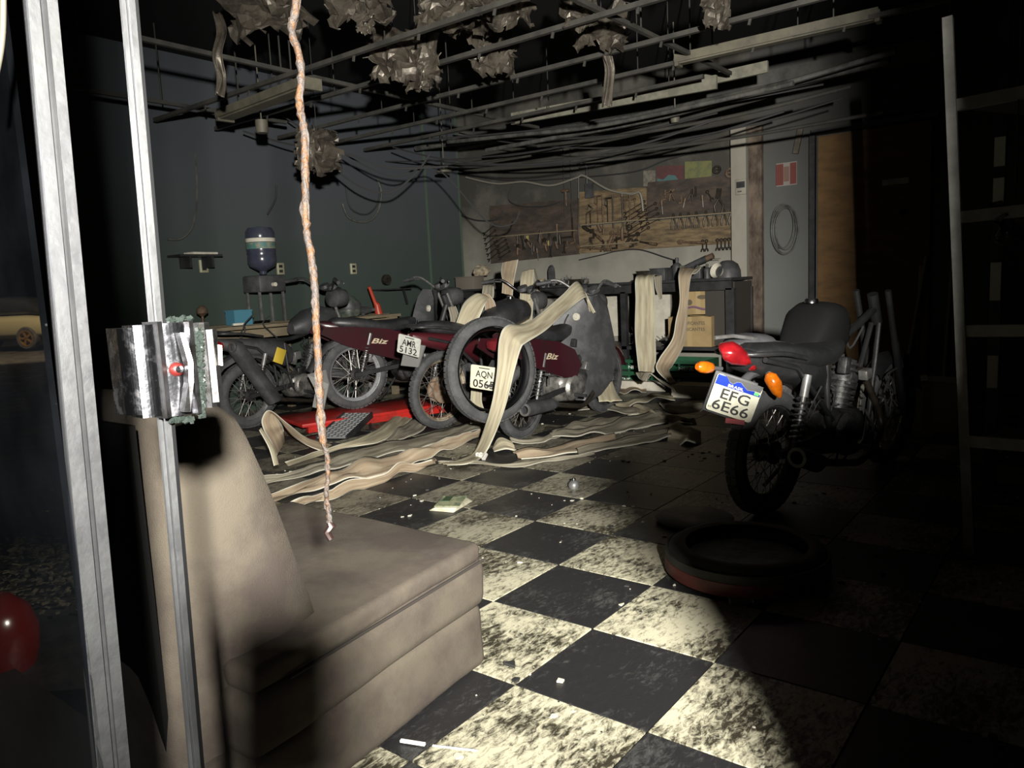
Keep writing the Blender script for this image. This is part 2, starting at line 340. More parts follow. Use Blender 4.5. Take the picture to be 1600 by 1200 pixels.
# floor and tiles
fl=struct('floor',MB().box(((XF+XB)/2-.2,(YG+YR)/2,-.06),(XB-XF+.8,YG-YR+.4,.1)),mat('dark_grout',(.018,.017,.015),.6))
struct('ground_outside',MB().box((-12,8,-.12),(24.4,50,.16)),mat('wet_asphalt',(.03,.03,.032),.35,0,(.06,.058,.055),3,.4,.6,.5,30,r2=.6,world=True))
def tile_mat(name,clean,dirt,grey,dark):
    m=bpy.data.materials.new(name); m.use_nodes=True; nt=m.node_tree; n=nt.nodes; L=nt.links; b=n['Principled BSDF']
    g=n.new('ShaderNodeNewGeometry'); P=g.outputs['Position']
    def noi(sc_,det,ro,stretch=None,dist=0):
        t=n.new('ShaderNodeTexNoise'); t.inputs['Scale'].default_value=sc_; t.inputs['Detail'].default_value=det; t.inputs['Roughness'].default_value=ro; t.inputs['Distortion'].default_value=dist
        if stretch:
            mp=n.new('ShaderNodeMapping'); mp.inputs['Scale'].default_value=stretch; mp.inputs['Rotation'].default_value=(0,0,R(35)); L.new(P,mp.inputs[0]); L.new(mp.outputs[0],t.inputs['Vector'])
        else: L.new(P,t.inputs['Vector'])
        return t.outputs[0]
    def ramp(x,a,c): 
        r=n.new('ShaderNodeMapRange'); r.inputs[1].default_value=a; r.inputs[2].default_value=c; L.new(x,r.inputs[0]); return r.outputs[0]
    def mixc(f,a,c):
        x=n.new('ShaderNodeMix'); x.data_type='RGBA'; L.new(f,x.inputs[0])
        for i,q in ((6,a),(7,c)):
            if isinstance(q,tuple): x.inputs[i].default_value=(*q,1)
            else: L.new(q,x.inputs[i])
        return x.outputs[2]
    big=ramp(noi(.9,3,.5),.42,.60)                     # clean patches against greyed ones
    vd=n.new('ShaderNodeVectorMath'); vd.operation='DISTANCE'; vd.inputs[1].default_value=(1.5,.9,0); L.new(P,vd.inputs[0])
    nr=n.new('ShaderNodeMapRange'); nr.inputs[1].default_value=1.0; nr.inputs[2].default_value=2.6; nr.inputs[3].default_value=1; nr.inputs[4].default_value=0; L.new(vd.outputs['Value'],nr.inputs[0])  # tile colour paler around the couch, greyer with distance
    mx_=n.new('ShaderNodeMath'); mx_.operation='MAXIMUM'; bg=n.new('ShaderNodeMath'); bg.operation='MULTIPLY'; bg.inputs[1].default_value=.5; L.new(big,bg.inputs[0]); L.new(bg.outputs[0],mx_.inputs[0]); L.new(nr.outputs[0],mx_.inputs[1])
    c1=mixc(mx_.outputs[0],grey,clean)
    fine=noi(24,9,.78,(1,2.2,1),.5); mid=noi(3.2,5,.6)
    ad=n.new('ShaderNodeMath'); ad.operation='MULTIPLY_ADD'; ad.inputs[1].default_value=.75; L.new(mid,ad.inputs[0]); L.new(fine,ad.inputs[2])
    st=ramp(ad.outputs[0],dark[0],dark[1])
    c2=mixc(st,c1,dirt)
    L.new(c2,b.inputs['Base Color'])
    r=n.new('ShaderNodeMapRange'); r.inputs[3].default_value=.28; r.inputs[4].default_value=.62; L.new(fine,r.inputs[0]); L.new(r.outputs[0],b.inputs['Roughness'])
    bn=n.new('ShaderNodeBump'); bn.inputs['Strength'].default_value=.25; bn.inputs['Distance'].default_value=.006; L.new(fine,bn.inputs['Height']); L.new(bn.outputs[0],b.inputs['Normal'])
    return m
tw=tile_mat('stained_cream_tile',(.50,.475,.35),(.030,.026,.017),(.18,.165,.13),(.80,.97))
tb=tile_mat('sooty_black_tile',(.016,.016,.017),(.07,.07,.067),(.012,.012,.013),(.90,1.12))
def tile_mesh(nm,m):
    mb=MB().box((0,0,-.005),(TS-.006,TS-.006,.012)); o=mb.build(nm,m); me=o.data; bpy.data.objects.remove(o); return me
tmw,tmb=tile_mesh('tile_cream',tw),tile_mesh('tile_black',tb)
cand=[]; OX,OY=3.80871*TS,3.07176*TS
for i in range(-3,15):
    for j in range(-12,14):
        x,y=OX+(i+.5)*TS,OY+(j+.5)*TS
        if x<XF or x>XB-.1 or y>YG-.2 or y<YR+.2: continue
        q=proj((x,y,0)); vis=q and -150<q[0]<1750 and -100<q[1]<1350
        cand.append((q[2] if vis else 99,x,y,(i+j)%2!=0))
cand.sort(key=lambda c:c[0]); rest={True:MB(),False:MB()}
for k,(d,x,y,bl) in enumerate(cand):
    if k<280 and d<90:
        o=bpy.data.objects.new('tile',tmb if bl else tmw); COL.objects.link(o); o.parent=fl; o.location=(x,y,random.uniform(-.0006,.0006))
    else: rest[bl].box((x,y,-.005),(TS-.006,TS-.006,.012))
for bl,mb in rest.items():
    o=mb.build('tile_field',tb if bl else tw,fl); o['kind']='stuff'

# ---- wall details
struct('trim_1',MB().box((7.3,YG-.05,CZ/2),(.62,.1,CZ)),greenm)                      # green pilaster at the corner
struct('trim_2',MB().box((XB-.06,2.935,1.29),(.12,.155,2.58)),whitewall)             # white column
struct('trim_3',MB().box((XB-.03,2.79,1.28),(.06,.13,2.56)),brownpipe)               # scorched column
struct('trim_4',MB().box((XB-.08,3.9,2.95),(.16,5.6,.16)),mat('sooty_beam',(.09,.088,.08),.8,0,(.04,.04,.038),3,world=True))
d=MB().box((XB-.02,1.72,1.2),(.04,.95,2.34)).build('door_1',plyd); d['kind']='structure'
MB().box((XB-.05,1.52,1.88),(.03,.22,.05)).build('notice_strip',papm,d)
MB().box((XB-.045,2.24,1.2),(.06,.05,2.4)).box((XB-.045,1.72,2.41),(.06,1.06,.05)).build('door_frame',blackm,d)
MB().lathe([(.001,-.03),(.03,-.03),(.035,-.01),(.02,0),(.02,.04)],(XB-.08,1.46,1.6),(-1,0,0),16).build('door_knob',toolm,d)
# ---- sliding door leaves (fixed sagging frames)
def strip(mb,xt0,xt1,xb0,xb1,Yc,th,z0=0.,z1=2.33):
    def ln(xa,xb):
        a,b=Y(xa,0,Yc),Y(xb,1190,Yc); d=(b-a)/(b.z-a.z); return a+d*(z0-a.z),a+d*(z1-a.z)
    (a0,a1),(b0,b1)=ln(xt0,xb0),ln(xt1,xb1); o=V((0,th,0))
    vs=[a0,b0,b1,a1,a0+o,b0+o,b1+o,a1+o]
    mb.add(vs,[(0,1,2,3),(7,6,5,4),(0,4,5,1),(2,6,7,3),(1,5,6,2),(0,3,7,4)]); return mb
la=thing('sliding_glass_door','outer sliding glass door leaf with paired aluminium edge strips, at left','door',(0,0,0))
strip(MB(),43,62,151,177,.80,.003).build('edge_profile',alu_a,la)
strip(MB(),73,90,185,203,.80,.003).build('edge_profile',alu_a,la)
strip(MB(),36,42,144,150,.802,.002).build('edge_profile',alu_dark,la)
strip(MB(),62,72,177,184,.806,.003).build('gasket',blackm,la)
MB().box((.305,2.2,1.17),(.006,2.8,2.3)).build('glass_pane',glassm,la)
MB().box((.305,2.2,.03),(.03,2.8,.06)).box((.305,2.2,2.33),(.03,2.8,.05)).build('rail',alu,la)
lb=thing('glass_door_leaf','inner glass door leaf whose aluminium edge carries the chrome lock','door',(0,0,0))
strip(MB(),189,196,296,301,.70,.003).build('edge_profile',alu,lb)
strip(MB(),196,200,301,304,.703,.003).build('edge_groove',blackm,lb)
strip(MB(),201,211,305,313,.698,.003).build('edge_profile',alu,lb)
strip(MB(),211,216,313,319,.701,.003).build('edge_profile',alu_dark,lb)
# lock body: extruded in z from a plan outline
lk=thing('door_lock','battered chrome sliding door lock clamped on the aluminium edge','lock',(0,0,0))
def plan(mb,pts,zt,zb,th=.012):
    # pts: list of (px at mid height, Y) outer skin, front to back; extruded with thickness towards +Y
    P=[Y(px,580,yy) for px,yy in pts]; k=len(P); vs=[]
    for p in P: vs+= [V((p.x,p.y,zt)),V((p.x,p.y,zb)),V((p.x,p.y+th,zt)),V((p.x,p.y+th,zb))]
    fs=[]
    for i in range(k-1):
        a,b=4*i,4*i+4; fs+=[(a,a+1,b+1,b),(a+2,b+2,b+3,a+3),(a,b,b+2,a+2),(a+1,a+3,b+3,b+1)]
    fs+=[(0,2,3,1),(4*k-4,4*k-3,4*k-1,4*k-2)]
    return mb.add(vs,fs,False)
zt,zb=1.113,1.030
def curve(a,b,ya,yb,bul,n=7): return [(a+(b-a)*i/n,ya+(yb-ya)*i/n-bul*math.sin(PI*i/n)) for i in range(n+1)]
plan(MB(),curve(189,214,.702,.686,.002),zt-.001,zb+.003,.02).build('strike_case',chrome_l,lk)
plan(MB(),curve(215,248,.685,.682,.002),zt+.001,zb,.02).build('strike_case',chrome_l,lk)
plan(MB(),[(247,.683),(254,.679),(261,.684)],zt+.003,zb-.003,.02).build('case_ridge',lockst,lk)
pl=plan(MB(),curve(260,300,.686,.684,.0015),zt+.001,zb-.003,.02).build('lock_case',chrome_l,lk)
plan(MB(),[(299,.684),(303,.680),(309,.681)],zt+.002,zb-.004,.02).build('case_ridge',lockst,lk)
plan(MB(),[(318,.690),(326,.686),(334,.688)],zt-.001,zb-.001,.02).build('back_plate',lockst,lk)
plan(MB(),[(328,.684),(338,.682),(345,.687)],zt-.008,zb+.004,.014).build('back_plate',lockst,lk)
c=Y(277,577,.683)
MB().lathe([(.0001,-.004),(.003,-.004),(.006,-.002),(.0072,.003)],c,(0,1,0),20).build('key_cylinder_ring',sticky,lk)
MB().lathe([(.0001,-.006),(.0032,-.0055),(.0038,-.002)],c,(0,1,0),16).build('key_cylinder',chrome_l,lk)
mb=MB(); q=[Y(281,520,.674),Y(289,520,.672),Y(302,565,.668),Y(303,598,.668),Y(298,644,.674),Y(288,644,.674),Y(295,598,.670),Y(294,567,.670)]
mb.add([p for p in q]+[p+V((0,.009,0)) for p in q],[(0,1,2,7),(7,2,3,6),(6,3,4,5),(15,10,9,8),(14,11,10,15),(13,12,11,14)]+[(i,(i+1)%8,8+(i+1)%8,8+i) for i in range(8)]).build('bent_lever',lockst,lk)
random.seed(3); mb=MB()
for i in range(150):
    t=random.random(); p=Y(306+8*t*0+random.uniform(0,11)+3*t,512+t*140,.686); s=random.uniform(.0015,.0035)
    mb.box(p,(s,s,s*1.3),M.Rotation(random.random()*6,3,V((random.random(),random.random(),1))))
for i in range(60):
    up=random.random()<.5; p=Y(random.uniform(262,300),(500 if up else 656)+random.uniform(-4,4),.69); s=random.uniform(.002,.004)
    mb.box(p,(s,s,s),M.Rotation(random.random()*6,3,V((1,random.random(),1))))
o=mb.build('glass_crumbs',shardm,lk); o['kind']='stuff'
st=MB().box(Y(344,555,.68),(.001,.006,.02),M.Rotation(.1,3,'X')).build('paper_label',papm,lk)
# pull handle at upper left edge of the photo
solo('door_pull_handle',MB().tube(catmull([Y(-16,-140,.74),Y(2,-60,.74),Y(5,20,.74),Y(1,80,.74),Y(-14,150,.74)],6),.0025,10),mat('cream_plastic',(.07,.065,.05),.5),'cream curved pull handle on the outer glass door, upper left corner','handle')
# ---- melted hanging cable
random.seed(5)
ctl=[(462,-160),(463,0),(456,45),(470,100),(468,160),(476,210),(477,290),(478,350),(486,400),(492,450),(494,500),(497,560),(500,630),(505,690),(512,715),(512,745),(510,775),(513,800),(516,822)]
pts=catmull([D(x,y,1.4) for x,y in ctl],8)
rc=thing('hanging_cable','melted copper cable hanging from the ceiling above the couch','cable',pts[0])
def rel(P,o=None): b=V(rc.location if o is None else o); return [p-b for p in P]
n_=len(pts); mb=MB(); rr=[(.0070 if i<n_*.72 else .0040)*(1+.45*noise.noise(V((i*.9,0,0)))) for i in range(n_)]
mb.tube(rel([p+V((random.uniform(-1,1),random.uniform(-1,1),0))*.0012 for p in pts]),rr,9).build('copper_strand',rope_c,rc)
for k in range(2):
    mb=MB(); mb.tube(rel([p+V((math.cos(i*.28+k*3+2*noise.noise(V((i*.1,k,0)))),math.sin(i*.28+k*3+2*noise.noise(V((i*.1,k,0)))),0))*.0045*(1 if i<n_*.75 else .5)+V(noise.noise_vector(V((i*.25,k,0))))*.004 for i,p in enumerate(pts)]),[.0036*max(.05,.75+1.5*noise.noise(V((i*.35,k*9,3)))) for i in range(n_)],7).build('melted_sheath',ropew,rc)
MB().tube(rel([D(513,812,1.4),D(518,822,1.4),D(511,832,1.4),D(517,843,1.4)]),[.004,.009,.0075,.006],8).build('burnt_end',ropeb,rc)
# ---- couch
cz=thing('couch','soot-stained brown couch chair just inside the glass door','couch',(0,0,0))
def cbox(name,x0,x1,y0,y1,z0,z1,r,m=couchm,sk=.0,nz=.006):
    bm=bmesh.new(); bmesh.ops.create_cube(bm,size=1)
    for v in bm.verts: v.co=V(((x0+x1)/2+v.co.x*(x1-x0),(y0+y1)/2+v.co.y*(y1-y0),(z0+z1)/2+v.co.z*(z1-z0)))
    bmesh.ops.bevel(bm,geom=bm.edges[:],offset=r,segments=3,affect='EDGES',profile=.5)
    bmesh.ops.subdivide_edges(bm,edges=[e for e in bm.edges if e.calc_length()>.08],cuts=7,use_grid_fill=True)
    for v in bm.verts:
        v.co+=V(noise.noise_vector(v.co*3.2))*nz*1.6+V(noise.noise_vector(v.co*9))*nz*.4; v.co.y+=sk*(v.co.x-x1)
    me=bpy.data.meshes.new(name); bm.normal_update(); bm.to_mesh(me); bm.free(); me.materials.append(m); me.polygons.foreach_set('use_smooth',[True]*len(me.polygons))
    o=bpy.data.objects.new(name,me); COL.objects.link(o); o.parent=cz; return o
cbox('base',.72,1.66,1.44,2.35,.0,.195,.03,sk=.12)
cbox('seat_cushion',.78,1.67,1.43,2.35,.185,.335,.035,sk=.12)
cbox('top_pad',.80,1.65,1.435,2.35,.325,.385,.02,sk=.12,nz=.004)
# backrest wedge, side profile in XZ
prof=[(.70,.02),(.72,.55),(.755,.88),(.80,.925),(.87,.925),(.93,.885),(.98,.76),(1.04,.56),(1.09,.37),(1.06,.28),(1.0,.05)]
bm=bmesh.new(); n0=9
rows=[]
for iy in range(n0+1):
    yy=1.46+(2.33-1.46)*iy/n0; ins=.0 if 0<iy<n0 else .02
    rows.append([bm.verts.new((x+(-ins if x>.85 else ins)*1.0,yy+(.0),z-(ins if z>.5 else 0))) for x,z in prof])
for a,b in zip(rows,rows[1:]):
    for i in range(len(prof)): j=(i+1)%len(prof); bm.faces.new((a[i],a[j],b[j],b[i]))
bm.faces.new(rows[0]); bm.faces.new(rows[-1][::-1]); bmesh.ops.recalc_face_normals(bm,faces=bm.faces)
bmesh.ops.triangulate(bm,faces=[f for f in bm.faces if len(f.verts)>4])
bmesh.ops.subdivide_edges(bm,edges=bm.edges[:],cuts=2,smooth=.4,use_grid_fill=True)
for v in bm.verts: v.co+=V(noise.noise_vector(v.co*4))*.008
me=bpy.data.meshes.new('backrest'); bm.to_mesh(me); bm.free(); me.materials.append(couchm); me.polygons.foreach_set('use_smooth',[True]*len(me.polygons)); o=bpy.data.objects.new('backrest',me); COL.objects.link(o); o.parent=cz
MB().box((.692,1.9,.5),(.012,.86,.80)).build('rear_dark_sheet',mat('dark_sheet_black',(.006,.006,.006),.9,spec=.1),cz)  # added black sheet so the couch back reads dark between the door posts
MB().tube([(x,1.435+.12*(x-1.66)-.004,.328) for x in (.9,1.0,1.1,1.2,1.3,1.4,1.5,1.6,1.66)],.004,6).build('seam_piping',couchd,cz)
# ---------------------------------------------------------------- motorcycles
def wheel(par,x,z,Rt,wd,rimm,nsp=18,hubr=.05,hubm=engb,rimw=None,hubw=.1,lean=None,letters=None,y=0):
    tr=wd*.5; rr=Rt-wd*.95
    prof=[(Rt-tr+tr*math.cos(a)*1.0,tr*math.sin(a)*.95) for a in [i*PI/8-PI/2*1.25 for i in range(11)]]
    prof=[(max(rr,p[0]),p[1]) for p in prof]+[(rr,tr*.6),(rr,-tr*.6)]
    ri=MB().lathe([(rr+.006,-tr*.75),(rr+.010,-tr*.8),(rr+.002,-tr*.62),(rr-.012,-tr*.35),(rr-.014,0),(rr-.012,tr*.35),(rr+.002,tr*.62),(rr+.010,tr*.8),(rr+.006,tr*.75),(rr-.006,0)],(x,y,z),(0,1,0),48,True).build('wheel_rim',rimm,par)
    ty=MB().lathe(prof,(x,y,z),(0,1,0),56,True)
    for i in range(44):                       # tread blocks
        a=2*PI*i/44; ca,sa=math.cos(a),math.sin(a)
        for s in(-1,1):
            ty.box(V((x,y,z))+V((ca*(Rt-.0055),s*tr*.36,sa*(Rt-.0055))),(.012,tr*.45,.034),M.Rotation(PI/2-a+PI/2,3,'Y'))
    ty.build('tyre',rubber,ri)
    if nsp:
        hb=MB().lathe([(.012,-hubw*.75),(.02,-hubw*.75),(.022,-hubw*.5),(hubr,-hubw*.45),(hubr,-hubw*.3),(hubr*.72,-hubw*.25),(hubr*.72,hubw*.25),(hubr,hubw*.3),(hubr,hubw*.45),(.022,hubw*.5),(.02,hubw*.75),(.012,hubw*.75)],(x,y,z),(0,1,0),28,True).build('wheel_hub',hubm,ri)
        mb=MB()
        for i in range(nsp*2):
            a=2*PI*i/(nsp*2); s=1 if i%2 else -1; off=.35*(1 if (i//2)%2 else -1)
            p0=V((x+hubr*.9*math.cos(a+off*2),y+s*hubw*.37,z+hubr*.9*math.sin(a+off*2))); p1=V((x+(rr-.01)*math.cos(a),y,z+(rr-.01)*math.sin(a)))
            mb.cyl(p0,p1,.0022,5)
        mb.build('spokes',spokem if rimm is not rust else rust,ri)
    return ri
def coil(mb,a,b,r,turns,wr,n=12):
    a,b=V(a),V(b); ax=(b-a); l=ax.length; ax/=l; u=ax.cross(V((0,1,0))).normalized(); w_=ax.cross(u); N=turns*n
    return mb.tube([a+ax*l*i/N+(u*math.cos(2*PI*i/n)+w_*math.sin(2*PI*i/n))*r for i in range(N+1)],wr,6)
def shock(par,a,b,y):
    a,b=V((a[0],y,a[1])),V((b[0],y,b[1])); s=MB().cyl(a,b,.011,10).cyl(b,b+(a-b)*.3,.02,12).build('shock_absorber',steel,par)
    coil(MB(),a+(b-a)*.08,a+(b-a)*.68,.026,8,.0055).build('shock_spring',alu,s)
def plate(par,c,tilt,yawp,roll_,kind,row1,row2,w=.2,h=.17):
    """number plate facing backwards (-x)"""
    rm=M.Rotation(yawp,3,'Z')@M.Rotation(tilt,3,'Y')@M.Rotation(roll_,3,'X'); c=V(c)
    xa,ya=rm@V((0,-1,0)),rm@V((0,0,1)); na=xa.cross(ya)
    def mp(u,v,t): return c+xa*u+ya*v+na*t
    r=.012; poly=[]
    for cx,cyy,a0 in((w/2-r,h/2-r,0),(-w/2+r,h/2-r,90),(-w/2+r,-h/2+r,180),(w/2-r,-h/2+r,270)):
        for k in range(4): a=R(a0+k*30); poly.append((cx+r*math.cos(a),cyy+r*math.sin(a)))
    p=MB().prism(poly,.002,mp).build('number_plate',whitel if kind!='grey' else platg,par)
    if kind=='new':
        # blue band with a burnt ragged upper edge
        top=[(w/2-.002,h*.28),(w/2-.03,h*.33),(w/2-.06,h*.30),(w*.12,h*.36),(w*.02,h*.44),(-w*.05,h*.42),(-w*.12,h*.34),(-w*.2,h*.36),(-w*.3,h*.48),(-w/2+.004,h*.48)]
        poly=[(-w/2+.002,h*.22),(w/2-.002,h*.22)]+top
        MB().prism(poly,.0006,lambda u,v,t:mp(u,v,t+.0021)).build('blue_band',blue,p)
        burnt=[(w/2,h*.5)]+[(-w/2+.02,h*.5)]+[(-w*.3,h*.48),(-w*.2,h*.365),(-w*.12,h*.345),(-w*.05,h*.425),(w*.02,h*.445),(w*.12,h*.365),(w/2-.06,h*.305),(w/2-.03,h*.335),(w/2-.004,h*.33)]
        MB().prism(burnt,.0008,lambda u,v,t:mp(u,v,t+.0021)).build('burnt_edge',bplast,p)
        text('BRASIL',w*.34,h*.075,whitep,'lettering',p,mp(-w*.04,h*.278,0),xa,ya,.0042,bold=.01)
        MB().prism([(w*.36,h*.24),(w*.46,h*.24),(w*.46,h*.32),(w*.36,h*.32)],.0005,lambda u,v,t:mp(u,v,t+.003)).build('flag_mark',greenp,p)
        text('BR',w*.08,h*.05,ink,'lettering',p,mp(-w*.43,-h*.40,0),xa,ya,.0026)
        text(row1,w*.62,h*.28,ink,'lettering',p,mp(w*.02,h*.03,0),xa,ya,.0026,bold=.012)
        text(row2,w*.80,h*.28,ink,'lettering',p,mp(-w*.0,-h*.29,0),xa,ya,.0026,bold=.012)
    else:
        text(row1,w*.62,h*.34,ink,'lettering',p,mp(0,h*.12,0),xa,ya,.0026,bold=.012)
        text(row2,w*.78,h*.34,ink,'lettering',p,mp(0,-h*.27,0),xa,ya,.0026,bold=.012)
        MB().box(mp(0,h*.4,.002),(.002,w*.4,.006),rm).build('plate_mark',ink,p)
    return p
def indicator(par,base,tip,m=amber,r=.026,broken=False):
    base,tip=V(base),V(tip); s=MB().cyl(base,tip,.009,8).build('indicator_stalk',bplast,par)
    d=(tip-base).normalized()
    mb=MB(); mb.loft([(-.045,0,.012,.012),(-.03,0,.026,.024),(0,0,.030,.028),(.03,0,.026,.024),(.045,0,.014,.014)],14,2.2)
    o=mb.build('indicator_lens',m,s); o.location=tip+d*.03; o.rotation_euler=d.to_track_quat('X','Z').to_euler()
def side_panel(mb,poly,y,t,curve_=.0):
    def mp(u,v,h): return (u,y+(h if y>0 else -h)+(curve_*math.sin((u)*5) if curve_ else 0),v)
    return mb.prism(poly,t,mp)
def motorcycle(label,loc,heading,lean,o_):
    g=o_.get; t=thing('motorcycle' if g('kind','street')=='street' else 'motor_scooter',label,'motorcycle',loc,(lean,0,heading))
    Rr,Rf=g('Rr',.30),g('Rf',.31); wb=g('wb',1.29); body=g('body',maroon); cub=g('kind')=='cub'
    rimm=g('rim',engb)
    wheel(t,0,Rr,Rr,g('tw',.09),rimm,18,g('hubr',.055),g('hubm',engb))
    if g('front',True): 
        wheel(t,wb,Rf,Rf,.075,g('rimf',rimm),18,.045,engb)
        # fork, mudguard
        for s in(-1,1):
            MB().cyl((wb,s*.085,Rf),(wb-.16,s*.085,Rf+.42),.019,12).cyl((wb-.14,s*.085,Rf+.36),(wb-.28,s*.085,Rf+.70),.016,12).build('fork_tube',g('forkm',steel),t)
        mb=MB(); k=12
        for i in range(k+1):
            pass
        arc=[(wb+(Rf+.03)*math.cos(a),Rf+(Rf+.03)*math.sin(a)) for a in [R(15+i*11) for i in range(12)]]
        vs=[];fs=[]
        for i,(px,pz) in enumerate(arc):
            for j,yy in enumerate((-.055,-.045,0,.045,.055)): vs.append((px,yy,pz+(0 if j in(1,3) else (.012 if j==2 else -.03))))
        for i in range(len(arc)-1):
            for j in range(4): fs.append((i*5+j,i*5+j+1,(i+1)*5+j+1,(i+1)*5+j))
        MB().add(vs,fs,True).build('front_mudguard',g('fend',body),t)
    # frame
    fr=MB().tube([(wb-.27,0,Rf+.68),(wb-.20,0,Rf+.52)],.028,12)
    if not cub:
        fr.tube(catmull([(wb-.24,0,Rf+.60),(.75,0,.80),(.45,0,.74),(.1,0,.76)],6),.02,10)
        for s in(-1,1): fr.tube(catmull([(wb-.22,s*.02,Rf+.52),(wb-.38,s*.06,.35),(wb-.50,s*.09,.22),(.55,s*.1,.21),(.40,s*.1,.35),(.35,s*.09,.72)],5),.014,8).tube([(.42,s*.1,.40),(.05,s*.11,.70),(-.20,s*.10,.76)],.013,8)
    else:
        fr.tube(catmull([(wb-.24,0,Rf+.58),(wb-.40,0,.52),(.60,0,.46),(.30,0,.60),(-.1,0,.70)],6),.028,10)
    fr.build('frame',g('framem',blackm),t)
    # swing arm + shocks
    for s in(-1,1):
        MB().bar((-.03,s*.085,Rr),(.48,s*.10,Rr+.05),.024,.036).build('swingarm',blackm,t); shock(t,(.02,Rr+.03),(.12,Rr+.36),s*.125)
    # engine
    en=MB().loft([(.40,.32,.08,.06),(.44,.32,.11,.11),(.62,.31,.12,.12),(.74,.32,.11,.10),(.78,.33,.07,.06)],20,3).build('engine_crankcase',g('engm',cast),t)
    MB().lathe([(.001,-.03),(.085,-.03),(.10,-.015),(.105,0)],(.52,-.12,.32),(0,1,0),28).build('clutch_cover',g('engm',cast),en)
    MB().lathe([(.001,.03),(.075,.03),(.09,.015),(.095,0)],(.60,.12,.32),(0,1,0),28).build('alternator_cover',g('engm',cast),en)
    if cub: a,b=V((.76,0,.36)),V((.98,0,.40))
    else: a,b=V((.66,0,.40)),V((.74,0,.66))
    mb=MB(); ax=(b-a).normalized()
    for i in range(9): mb.cyl(a+(b-a)*(i/9),a+(b-a)*(i/9+.05),.075 if i<6 else .07,20)
    mb.cyl(a,b,.055,20); mb.build('cylinder_fins',g('cylm',engb),en)
    # exhaust
    ym=g('exs',-1)*.17
    if not g('noex'):
        e=MB().tube(catmull([b+V((.06,ym*.3,-.05)),(wb-.32 if not cub else .95,ym*.6,.30),(.66,ym*.9,.17),(.40,ym,.20),(.2,ym,.24)],6),.018,10).build('exhaust_pipe',g('pipem',toolm),t)
        x0,z0=g('muff',(-.25,.34))
        MB().tube([(.22,ym,.24),(.14,ym,.25),(x0+.03,ym*1.05,z0),(x0,ym*1.05,z0+.005)],[.022]+[q_*g('mr',1) for q_ in (.047,.047,.042)],20,False).tube([(x0+.02,ym*1.05,z0),(x0+.019,ym*1.05,z0)],[.045*g('mr',1),.03],20,False).build('muffler',g('muffm',bplast),e)
        MB().lathe([(.046,-.006),(.046,.006),(.033,.008),(.031,-.006)],(x0-.004,ym*1.05,z0+.004),(1,0,-.03),28,True).build('muffler_tip',g('tipm',steel),e)
    # foot pegs, stand
    MB().bar((.50,-.26,.27),(.50,.26,.27),.022,.022).build('footrest_bar',blackm,t)
    MB().tube([(.46,.12,.22),(.40,.17,.10),(.34,.22,.012)],.011,8).build('side_stand',blackm,t)
    # seat and tail
    sz=g('sz',.80 if not cub else .78)
    if g('seat',True):
        MB().loft([(-.20,sz+.045,.06,.02),(-.15,sz+.04,.10,.045),(.05,sz+.02,.125,.055),(.25,sz-.02,.13,.055),(.42,sz-.02,.12,.055),(.58,sz+.0,.07,.05),(.62,sz+.01,.05,.03)],22,2.8).build('seat',g('seatm',seatm),t)
    if g('tank',True) and not cub:
        MB().loft([(.50,.83,.05,.05),(.56,.85,.10,.08),(.68,.88,.135,.115),(.84,.90,.14,.125),(.96,.90,.12,.10),(1.02,.90,.07,.06)],24,2.3).build('fuel_tank',g('tankm',body),t)
        MB().lathe([(.001,.02),(.03,.02),(.034,0)],(.82,0,1.015),(0,0,1),18).build('fuel_cap',chrome,t)
    if not g('notail'):
        MB().loft([(-.30,.78,.03,.02),(-.26,.76,.06,.045),(-.05,.72,.105,.07),(.20,.68,.115,.09),(.38,.62,.10,.12),(.46,.60,.07,.08)],20,2.5).build('tail_cowl',g('tailm',body),t)
        g('tlight',True) and MB().loft([(-.36,.745,.04,.022),(-.34,.745,.062,.04),(-.28,.75,.075,.046),(-.23,.75,.06,.035)],18,2.4).build('tail_light',redlens,t)
        # rear mudguard with plate holder
        mb=MB(); arc=[(.22,.62),(.08,.66),(-.10,.66),(-.24,.60),(-.34,.50),(-.42,.38)]; vs=[];fs=[]
        for px,pz in arc:
            for j,yy in enumerate((-.07,-.055,0,.055,.07)): vs.append((px-(.02 if j in(0,4) else 0),yy,pz-(.04 if j in(0,4) else 0)))
        k=len(vs); vs+=[(a+.004,b_,c_-.006) for a,b_,c_ in vs]
        for i in range(len(arc)-1):
            for j in range(4):
                q=(i*5+j,i*5+j+1,(i+1)*5+j+1,(i+1)*5+j); fs.append(q); fs.append(tuple(k+z_ for z_ in q[::-1]))
        g('mud',True) and MB().add(vs,fs,True).build('rear_mudguard',bplast,t)
        for s in g('ind',(1,-1)): indicator(t,(-.27,s*.05,.66),(-.29,s*.13,.66))
        if not cub:
            MB().tube(catmull([(.10,.13,sz),(-.1,.14,sz+.04),(-.27,.10,sz+.05),(-.30,0,sz+.05),(-.27,-.10,sz+.05),(-.1,-.14,sz+.04),(.10,-.13,sz)],5),.011,8).build('grab_rail',g('railm',steel),t)
    if g('plate'): plate(t,**g('plate'))
